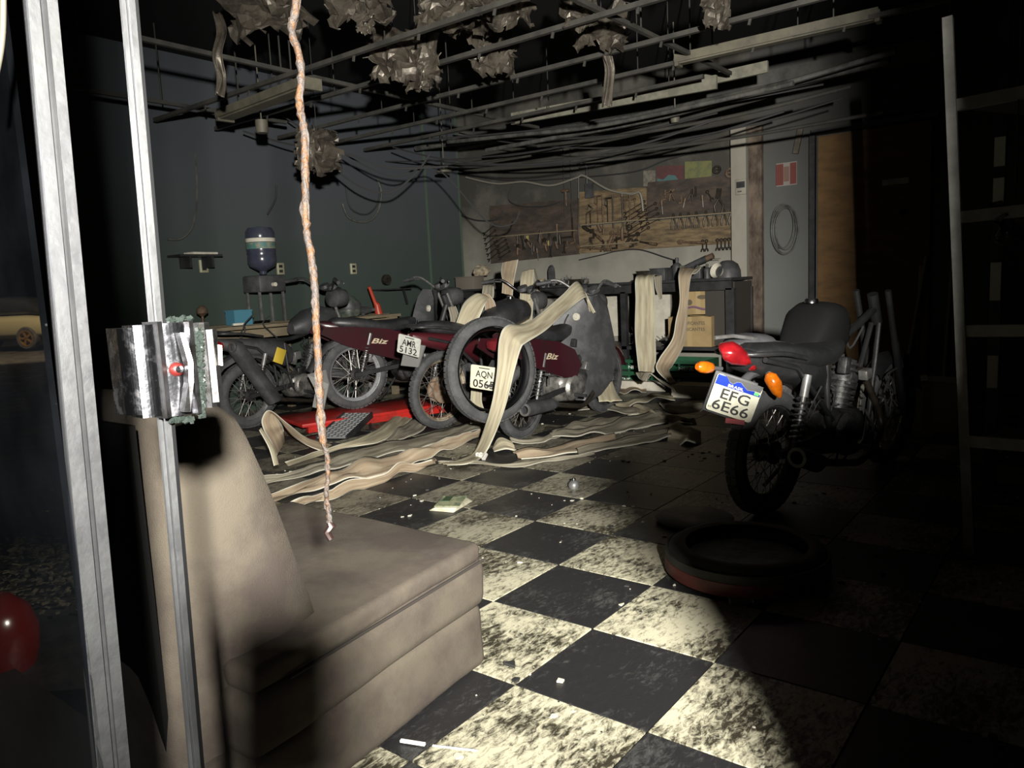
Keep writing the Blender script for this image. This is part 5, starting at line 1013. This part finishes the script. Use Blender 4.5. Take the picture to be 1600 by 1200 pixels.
for i,(a,b_,m_,lab,wb_) in enumerate(right): fl_(a,b_,m_,lab,.01,.03,wb_,30+i)
ribbon('fire_hose',[Z(770,700,.01),D(776,686,5.35),D(784,683,5.35),D(800,690,5.3)],[Z(772,706,.01),D(790,702,5.2),D(802,704,5.2),Z(808,706,.01)],hoseA,'cream upturned hose lump on the floor below the loose tyre',seed=18,bulge=.03)
solo('melted_lump',(lambda mb:[mb.cyl(Z(752+random.uniform(-8,8),714+random.uniform(-3,3),.01),Z(752+random.uniform(-8,8),710,.03),.015,8) for _ in range(8)] and mb)(MB()),mat('white_melt',(.5,.48,.44),.6),'white melted plastic lump between the two hose bunches','lump')
solo('white_block',MB().box((6.95,3.75,.045),(.12,.62,.09)),papm,'long white block on the floor in front of the crates','block')
MB0=MB().box((6.7,3.02,.06),(.25,.4,.12)); solo('white_block',MB0,papm,'pale block on the floor at the foot of the twisted hose','block')
# ---------------------------------------------------------------- floor litter
bk=thing('book','soaked paperback book lying open on a black tile','book',Z(705,791,.0),(0,0,R(20)))
mb=MB()
for i in range(5): mb.box((0,0,.004+i*.004),(.21-.004*i,.14-.006*i,.003),M.Rotation(.05*i-.1,3,'Z'))
mb.build('pages',bookm,bk); MB().box((.0,.0,.028),(.19,.13,.003),M.Rotation(.15,3,'Z')).build('cover',bookc,bk); MB().box((.03,.03,.031),(.09,.04,.003),M.Rotation(.15,3,'Z')).build('cover_panel',mat('dark_green_print',(.04,.07,.035),.5),bk)
cpn=thing('tin_can','small metal cup standing on a cream tile','cup',Z(897,763,.002)); MB().lathe([(.001,0),(.028,0),(.032,.02),(.026,.035),(.014,.045),(.001,.046)],(0,0,0),(0,0,1),20).build('cup_body',steel,cpn); MB().lathe([(.010,.044),(.010,.058),(.001,.06)],(0,0,0),(0,0,1),12).build('spigot',chrome,cpn)
random.seed(11); mb=MB(); mb2=MB()
def chip(mb,p,s):
    k=random.randint(3,5); a0=random.random()*6; pts=[(p[0]+s*random.uniform(.5,1)*math.cos(a0+i*2*PI/k),p[1]+s*random.uniform(.5,1)*math.sin(a0+i*2*PI/k)) for i in range(k)]
    z=p[2]; h_=s*random.uniform(.1,.35); tl_=random.uniform(-.2,.2)
    vs=[(x,y,z) for x,y in pts]+[(x,y,z+h_+abs(tl_*(x-p[0]))) for x,y in pts]; mb.add(vs,[tuple(range(k))[::-1],tuple(range(k,2*k))]+[(i,(i+1)%k,k+(i+1)%k,k+i) for i in range(k)])
for i in range(1500):
    x=random.uniform(.7,5.5); y=random.uniform(-.6,4.5)
    if noise.noise(V((x*1.7,y*1.7,3)))<-.05: continue
    if .6<x<1.75 and 1.35<y<2.4: continue
    chip(mb if random.random()<.55 else mb2,(x,y,.0015),random.choice((.004,.006,.006,.009,.016)))
for (px,py) in((750,1138),(620,1160)): pass
o=mb.build('ash_chips',mat('charcoal_flake',(.02,.02,.02),.6)); tag(o,'black ash flakes scattered over the tiles','debris',None,'stuff')
o=mb2.build('plaster_chips',mat('white_flake',(.5,.48,.4),.6)); tag(o,'pale plaster and glass crumbs scattered over the tiles','debris',None,'stuff')
solo('ash_flake',(lambda m_:(chip(m_,tuple(Z(800,1040,.003)),.028),m_)[1])(MB()),mat('charcoal_flake',(.02,.02,.02),.6),'largest dark flake on the bright cream tile beside the couch','flake')
solo('white_stick',MB().bar(Z(626,1157,.008),Z(664,1163,.008),.008,.006),whitep,'thin white stick on the floor at the couch foot','stick')
solo('white_stick',MB().bar(Z(676,1165,.008),Z(746,1173,.008),.003,.004),whitep,'long pale straw on the floor right of the white stick','stick')
# left wet floor heap seen through the pane, red helmet
random.seed(21); mb=MB()
for i in range(900):
    px,py=random.gauss(70,45),random.gauss(845,60)
    if px>150 or py<755 or py>960: continue
    p=mir(Z(px,py,random.uniform(-.04,-.01))); s=random.choice((.006,.01,.014,.02)); mb.box(p,(s*2,s,s*.25),M.Rotation(random.uniform(-.6,.6),3,V((random.random(),random.random(),.1)))@M.Rotation(random.random()*6,3,'Z'))
o=mb.build('glass_debris',mat('wet_debris',(.30,.27,.19),.12,0,(.06,.06,.05),30,.45,.6)); tag(o,'glistening wet glass and debris on the pavement at left','debris',None,'stuff')
solo('wet_puddle',MB().prism([(-.15+.42*math.cos(a)*(1+.2*math.sin(3*a)),1.9+.6*math.sin(a)*(1+.15*math.cos(4*a))) for a in [i*PI/18 for i in range(36)]],.0015,lambda u,v,t:(u,v,-.0385+t)),mat('water_film',(.008,.009,.008),.05,0,bump=.35,bscale=12,world=True),'dark water puddle on the pavement, mirrored in the left glass pane','puddle')
rh=thing('helmet','red helmet on the pavement outside, mirrored in the left glass pane','helmet',mir(Z(-8,1045,-.04)),(0,0,R(130)))
MB().lathe([(.001,.25),(.07,.24),(.12,.19),(.14,.12),(.135,.05),(.12,0),(.11,0),(.001,.01)],(0,0,0),(0,0,1),32).build('shell',mat('helmet_red',(.17,.014,.01),.2,coat=.6),rh); MB().box((-.12,.0,.07),(.05,.10,.06),M.Rotation(.5,3,'Z')).build('white_decal',papm,rh)
solo('grey_panel',MB().bar(Y(20,600,2.6),Y(20,690,2.6),.5,.02,(1,0,0)),mat('dusty_panel',(.12,.11,.085),.7,0,(.08,.075,.06),4),'dusty grey panel leaning beyond the left glass pane','panel') if False else None
# parked car in the street, seen mirrored in the pane
def mir(p): return V((2*.302-p.x,p.y,p.z))
cw=mir(D(22,575,22.)); car=thing('car','parked beige car with gold alloy wheels out in the street','car',(cw.x,cw.y,0),(0,0,R(62)))
paint=mat('beige_car_paint',(.42,.40,.27),.35,.2,coat=.5)
MB().loft([(-2.1,.55,.70,.18),(-2.0,.60,.80,.30),(-1.2,.62,.85,.34),(0,.62,.86,.34),(1.2,.60,.85,.32),(1.9,.55,.78,.26),(2.1,.5,.6,.15)],28,4).build('car_body',paint,car)
MB().loft([(-1.7,.95,.62,.05),(-1.2,1.15,.66,.22),(-.4,1.2,.66,.28),(.4,1.15,.64,.24),(1.1,.95,.6,.05)],24,4).build('car_cabin',mat('car_glass',(.02,.022,.025),.08),car)
for x_ in(-1.3,1.3):
    for y_ in(-.78,.78):
        wl=MB().lathe([(.20,-.09),(.28,-.10),(.315,-.07),(.32,0),(.315,.07),(.28,.10),(.20,.09)],(x_,y_,.32),(0,1,0),32).build('car_tyre',rubber,car)
        mb=MB()
        for k in range(5): a=k*2*PI/5; mb.bar((x_,y_*1.1,.32),(x_+.2*math.cos(a),y_*1.1,.32+.2*math.sin(a)),.03,.05)
        mb.lathe([(.19,-.03),(.215,-.03),(.215,.03),(.19,.03)],(x_,y_*1.09,.32),(0,1,0),28,True).build('alloy_wheel',mat('gold_alloy',(.75,.45,.15),.3,.8),wl)
MB().box((2.05,0,.55),(.06,.4,.12)).build('car_plate',papm,car)
# ---------------------------------------------------------------- ceiling
ZG=2.7
def gb(a,b_,lab,w_=.028,h_=.028,m=gridm,z=ZG,name='ceiling_grid_bar',ext=0):
    p,q=Z(*a,z),Z(*b_,z); 
    p,q=p+(p-q)*ext,q+(q-p)*ext; t=thing(name,lab,'ceiling bar',p); MB().bar((0,0,0),q-p,w_,h_).build('bar',m,t)
    n=int((q-p).length/.6); dd=(q-p)
    for k in range(1,n):
        c=dd*(k/n); MB().bar(c+V((0,0,-.015)),c+V((0,0,-.045)),.018,.010,(1,0,0)).build('clip',m,t)
    for k in range(0,n,2):
        c=dd*((k+.5)/n); MB().bar(c,c+V((0,0,CZ-z-.01)),.006,.006,(1,0,0)).build('hanger_rod',m,t)
    return t
for i,(a,b_,lab) in enumerate((((475,105),(800,5),'first steel grid bar from the front, passing behind the hanging cable top'),((380,187),(1070,0),'second steel grid bar from the front, long and unbroken'),((495,200),(1200,17),'third steel grid bar from the front, ending near the right lamp'),((520,228),(1300,2),'fourth steel grid bar from the front, under the foil scraps'),((560,242),(1052,100),'fifth steel grid bar from the front, ending at the lamp batten'))):
    pa=Z(*a,ZG); pb=Z(*b_,ZG)
    xm=[3.60,4.18,4.87,5.47,6.0][i]; y0,y1=[(-.2,6.6),(-.2,6.6),(.0,6.6),(.2,6.6),(2.6,6.6)][i]
    t=thing('ceiling_grid_bar',lab,'ceiling bar',(xm,y0,ZG)); L_=y1-y0
    MB().bar((0,0,0),(0,L_,0),.034,.03).build('bar',gridm,t)
    for k in range(1,int(L_/.6)): MB().bar((0,k*.6,-.014),(0,k*.6+.01,-.05),.016,.010,(1,0,0)).build('clip',gridm,t)
    for k in range(0,int(L_/1.2)): MB().bar((0,k*1.2+.3,0),(0,k*1.2+.3,CZ-ZG-.01),.006,.006,(1,0,0)).build('hanger_rod',gridm,t)
for y_,x0,x1,lab in((4.72,2.5,6.7,'cross bar of the ceiling grid running inwards at left'),(2.46,3.2,6.2,'cross bar of the ceiling grid running inwards at centre'),(6.1,2.2,4.6,'short cross bar of the ceiling grid close to the green wall')):
    t=thing('ceiling_grid_bar',lab,'ceiling bar',(x0,y_,ZG+.03)); MB().bar((0,0,0),(x1-x0,0,0),.03,.028).build('bar',gridm,t)
    for k in range(1,4): MB().bar((k*(x1-x0)/4,0,0),(k*(x1-x0)/4,0,CZ-ZG-.04),.008,.008,(1,0,0)).build('hanger_rod',gridm,t)
# duct/conduits near the back
cond=[((690,262),(1200,150),2.45,.018,'pale conduit sweeping under the ceiling towards the right, upper one'),((650,232),(1390,95),2.50,.03,'grey flat conduit crossing the whole back of the ceiling'),((720,262),(1380,175),2.42,.014,'thin conduit above the white wall'),((760,235),(1400,80),2.62,.022,'second grey conduit from the back wall'),((840,228),(1330,135),2.56,.016,'thin pale conduit below the right lamp'),((700,222),(1240,130),2.66,.02,'sagging conduit behind the third grid bar')]
for i,(a,b_,z,r_,lab) in enumerate(cond):
    p,q=X(*a,6.9-i*.12),X(*b_,6.6-i*.12); m_=(p+q)/2-V((0,0,.06+.02*(i%2)))
    solo('conduit',MB().tube(catmull([p,p.lerp(q,.25)-V((0,0,.04)),m_,p.lerp(q,.75)-V((0,0,.05)),q],6),r_,8),cablel if i%2 else gridm,lab,'conduit')
for i in range(6):
    random.seed(50+i); a=(660+random.uniform(-80,60),225+random.uniform(-20,30)); b_=(1150+random.uniform(-80,260),150+random.uniform(-40,50)); x0=random.uniform(5.6,6.6)
    p,q=X(*a,x0),X(*b_,x0+random.uniform(-.4,.3)); s=random.uniform(.05,.28)
    solo('sagging_cable',MB().tube(catmull([p,p.lerp(q,.2)-V((0,0,s*.6)),p.lerp(q,.5)-V((0,0,s)),p.lerp(q,.8)-V((0,0,s*.6)),q],6),random.uniform(.006,.012),6),cablem,OR2[i]+' of the burnt black cables sagging below the ceiling, from the front','cable','burnt cables under the ceiling')
solo('roof_beam',MB().bar(X(800,186,6.3),X(1120,128,6.3),.03,.11),mat('pale_beam',(.20,.19,.15),.8,0,(.12,.115,.09),5),'pale steel beam behind the grid bars in mid ceiling','beam')
solo('roof_beam',MB().bar(X(1000,148,6.4),X(1200,104,6.4),.03,.09),mat('pale_beam',(.20,.19,.15),.8),'second pale steel beam under the right lamp batten','beam')
# lamps
def batten(p,q,lab,w_=.13,h_=.06):
    t=thing('ceiling_lamp',lab,'lamp',p); d_=q-p; MB().bar((0,0,0),d_,w_,h_).build('lamp_housing',lampbody,t); MB().bar(d_*.02-V((0,0,.035)),d_*.98-V((0,0,.035)),w_*.7,.012).build('reflector',lampbody,t)
    for k in(0,1): MB().bar(d_*k*.985-V((0,0,.02)),d_*k*.985+d_.normalized()*.03-V((0,0,.02)),w_*.9,.07).build('end_cap',lampbody,t)
    for k in(.2,.8): MB().bar(d_*k,d_*k+V((0,0,CZ-p.z-.04)),.008,.008,(1,0,0)).build('hanger_rod',gridm,t)
    return t
batten(Z(350,180,2.62),Z(488,128,2.62),'long fluorescent lamp batten hanging at the left ceiling',.16)
batten(Z(1057,93,2.72),Z(1374,21,2.72),'long sooty fluorescent lamp batten at the right ceiling',.09)
# foil / insulation scraps
def scrap(px,py,d_,w_,h_,lab,seed,m=foil,amp=.35):
    w_*=1.35; h_*=1.35
    random.seed(seed); c=D(px,py,d_); t=V((0,0,0)); nx,ny=16,14; vs=[];fs=[]
    for i in range(nx+1):
        for j in range(ny+1):
            u,v=i/nx-.5,j/ny-.5; rr_=1-.35*abs(noise.noise(V((seed,v*3,u*2))))
            p=R2*u*w_*rr_*(1-.5*max(0,-v)*abs(noise.noise(V((u*3,seed,0))))*2)+V((0,0,1))*v*h_*rr_
            n3=V(noise.noise_vector(V((u*4+seed,v*4,seed*.3)))); n4=V(noise.noise_vector(V((u*11,v*11,seed))))
            p+=FW*(n3.x*w_*amp)+n3*w_*.12+n4*w_*.05
            vs.append(c+p)
    for i in range(nx):
        for j in range(ny):
            if (i in(0,nx-1) or j in (0,ny-1)) and noise.noise(V((i*.7,j*.7,seed)))>.05: continue
            fs.append((i*(ny+1)+j,(i+1)*(ny+1)+j,(i+1)*(ny+1)+j+1,i*(ny+1)+j+1))
    mb=MB().add(vs,fs,False); o=mb.build('foil_scrap',m); md=o.modifiers.new('s','SOLIDIFY'); md.thickness=.004; recentre(o); tag(o,lab,'insulation scrap')
    mb=MB(); mb.cyl((0,0,h_*.7),(0,0,CZ-o.location.z),.003,5); s=mb.build('hanging_string',cablem,o)
for k in ((415,22,5.2,.42,.26,'crumpled foil sheet in the ceiling, left of the hanging cable'),(560,8,4.6,.34,.18,'crumpled foil sheet at the top edge right of the hanging cable'),(572,36,4.6,.08,.10,'small pale foil tag below the top-edge foil sheet'),(615,88,5.2,.28,.30,'large square foil scrap hanging in the middle ceiling'),(660,92,5.3,.22,.32,'ragged foil scrap hanging right of the large square one'),(655,128,5.3,.16,.12,'lowest foil scrap with pale ribs in the middle ceiling'),(700,20,4.7,.30,.14,'foil scrap at the top between the first grid bars'),(740,22,5.0,.28,.20,'wide foil sheet lying over the first grid bar'),(795,12,4.6,.24,.16,'foil sheet at the top edge near the centre'),(770,88,5.3,.26,.20,'folded pale foil scrap hanging under the second grid bar'),(905,15,4.7,.20,.18,'narrow foil scrap at the top edge right of centre'),(940,45,5.2,.30,.22,'wide foil scrap draped over the third grid bar'),(1120,12,4.6,.14,.20,'grey foil roll at the top edge near the right lamp'),(497,235,6.4,.28,.30,'foil scrap hanging low behind the cable, before the green wall'),(478,232,6.3,.12,.28,'narrow foil scrap just left of the hanging cable')):
    scrap(*k[:6],seed=int(k[0]))
for i,(x0,pts_) in enumerate(((5.0,[(338,18),(345,50),(338,85),(345,120),(342,150)]),(5.2,[(948,85),(952,110),(950,135),(947,168)]),(7.0,[(1560,60),(1562,75),(1558,90)]))):
    if i==2: continue
    a=[D(x-7,y,x0) for x,y in pts_]; b_=[D(x+9,y+random.uniform(-4,4),x0+random.uniform(-.05,.05)) for x,y in pts_]
    o=ribbon('foil_strip',a,b_,foil,('long twisted foil strip hanging in the left ceiling','short twisted foil strip hanging under the third grid bar')[i],'insulation scrap',seed=60+i,bulge=.05)
solo('downlight',MB().lathe([(.001,.0),(.045,0),(.05,.02),(.05,.10),(.001,.10)],Z(410,208,2.45),(0,0,1),18).cyl(Z(410,208,2.45)+V((0,0,.09)),Z(410,208,2.45)+V((0,0,CZ-2.46)),.006,6),lampbody,'small round downlight can hanging from the left ceiling','lamp')
solo('downlight',MB().lathe([(.001,.0),(.085,0),(.09,.02),(.02,.05),(.001,.05)],Z(694,270,2.42),(0,0,1),24).cyl(Z(694,270,2.42)+V((0,0,.04)),Z(694,270,2.42)+V((0,0,CZ-2.43)),.006,6),lampbody,'pale round lamp disc under the ceiling above the wall corner','lamp')
solo('downlight',MB().lathe([(.001,.0),(.035,0),(.04,.02),(.04,.12),(.001,.12)],X(1055,192,6.5),(0,0,1),18).cyl(X(1055,192,6.5)+V((0,0,.1)),(X(1055,192,6.5).x,X(1055,192,6.5).y,CZ-.01),.006,6),lampbody,'small lamp can hanging below the pale beam','lamp')
# ---------------------------------------------------------------- right side
rk=thing('metal_rack','grey steel storage rack standing at the right edge','rack',(0,0,0))
r0,r1=D(1481,28,3.0),D(1512,790,3.0); dd=(r1-r0); bot=r0+dd*((r0.z)/(r0.z-r1.z))
MB().bar(bot,r0,.036,.036,(1,0,0)).build('upright',mat('rack_grey',(.34,.34,.31),.6,0,(.22,.22,.2),5),rk)
rm_=MATS['rack_grey']; off=V((.55,-.25,0)); MB().bar(bot+off,r0+off,.036,.036,(1,0,0)).build('upright',rm_,rk)
e=D(1660,150,2.75)-D(1495,164,3.0); off2=V((e.x,e.y,0)).normalized()*.95; MB().bar(bot+off2,r0+off2,.036,.036,(1,0,0)).build('upright',rm_,rk); MB().bar(bot+off2+off,r0+off2+off,.036,.036,(1,0,0)).build('upright',rm_,rk)
for (x0,y0,x1,y1) in((1494,165,1660,132),(1499,340,1660,318),(1505,517,1660,510),(1508,688,1660,692)):
    a,b_=D(x0,y0,3.0),D(x1,y1,2.78); MB().bar(a,a+off2+V((0,0,(b_-a).z)),.03,.045).build('shelf_beam',rm_,rk)
    c_=a+off; MB().add([a,a+off2,a+off2+off,c_,a+V((0,0,-.01)),a+off2+V((0,0,-.01)),a+off2+off+V((0,0,-.01)),c_+V((0,0,-.01))],[(0,1,2,3),(7,6,5,4),(0,4,5,1),(1,5,6,2),(2,6,7,3),(3,7,4,0)]).build('shelf_board',mat('rack_shelf',(.05,.05,.045),.8),rk)
dp=thing('strip_carrier_post','added dark post with pale segments for lit strips, behind the rack','post',(0,0,0)); q=D(1557,400,3.7)
MB().box((q.x+.03,q.y,1.2),(.04,.05,2.4)).build('post_body',blackm,dp)
for (px,y0,y1) in ((1561,218,262),(1556,280,330),(1553,410,470),(1556,558,610)):
    a,b_=D(px,y0,3.7),D(px,y1,3.7); MB().box((q.x,q.y,(a.z+b_.z)/2),(.02,.045,a.z-b_.z)).build('lit_strip_segment',mat('lit_strip_pale',(.8,.8,.68),.6),dp)  # pale segments painted for lit strips; the post is added to carry them
scrap(1585,348,2.9,.12,.12,'torn foil rag caught on the second shelf of the rack',91)
# leaning boards
def lean(px0,py0,px1,py1,d0,d1,w_,lab,m=mat('pale_board',(.40,.37,.27),.75,0,(.28,.26,.19),5)):
    solo('leaning_board',MB().bar(D(px0,py0,d0),D(px1,py1,d1),w_,.02,(R2.x,R2.y,0)),m,lab,'board')
for (x_,y_,xt,yt,zt2,w_,lab) in((1410,600,1450,420,1.15,.28,'tall pale board leaning on the wall, left of the rack'),(1475,580,1490,440,1.1,.22,'pale board leaning behind the rack upright'),(1430,560,1440,440,1.1,.12,'narrow board leaning between the two wide ones')):
    b0=X(x_,y_,6.6); b0.z=.01; t0=X(xt,yt,7.1); t0.z=zt2; solo('leaning_board',MB().bar(b0,t0,.02,w_,(1,0,0)),MATS['pale_board'] if 'pale_board' in MATS else papm,lab,'board')
pb=thing('leaning_sheet','white speckled panel standing on the floor right of the motorcycle','panel',(0,0,0))
a,b_,c_,d_=Z(1333,668,.02),Z(1385,668,.02),D(1405,572,5.6),D(1352,565,5.6)
MB().add([a,b_,c_,d_]+[p+V((.02,.0,0)) for p in (a,b_,c_,d_)],[(0,1,2,3),(7,6,5,4),(0,4,5,1),(1,5,6,2),(2,6,7,3),(3,7,4,0)]).build('panel_sheet',mat('speckled_panel',(.45,.43,.36),.7,0,(.05,.05,.04),26,.62,.68),pb)
carton((5.9,.95,0),(.3,.35,.34),'plain pale box on the floor beside the rack foot',R(10),(),mat('pale_carton',(.42,.40,.25),.85))
solo('pink_rod',MB().cyl(D(1382,632,5.5),D(1438,632,5.4),.03,12),mat('dull_pink',(.3,.16,.14),.6),'dull pink roll lying in front of the leaning boards','roll')
# unseen slab and pole, added for the photographer's phone and hand shadow on the couch
tbm=thing('couch_shade_blocker','unseen slab on a slim pole behind the lens, added to shade the couch','shade blocker',(0,0,0))
def CP(x,y,z): return C0+R2*x-U2*y+FW*z
def cbx(x0,x1,y0,y1,z0,z1): return [CP(x,y,z) for x in(x0,x1) for y in(y0,y1) for z in(z0,z1)]
bxf=[(0,1,3,2),(4,6,7,5),(0,4,5,1),(2,3,7,6),(0,2,6,4),(1,5,7,3)]
MB().add(cbx(-.03,.085,.0,.16,-.028,-.018),bxf).build('blocker_slab',blackm,tbm)
q=CP(.025,.16,-.03); MB().cyl(q,(q.x,q.y,-.03),.012,10).build('pole',blackm,tbm)
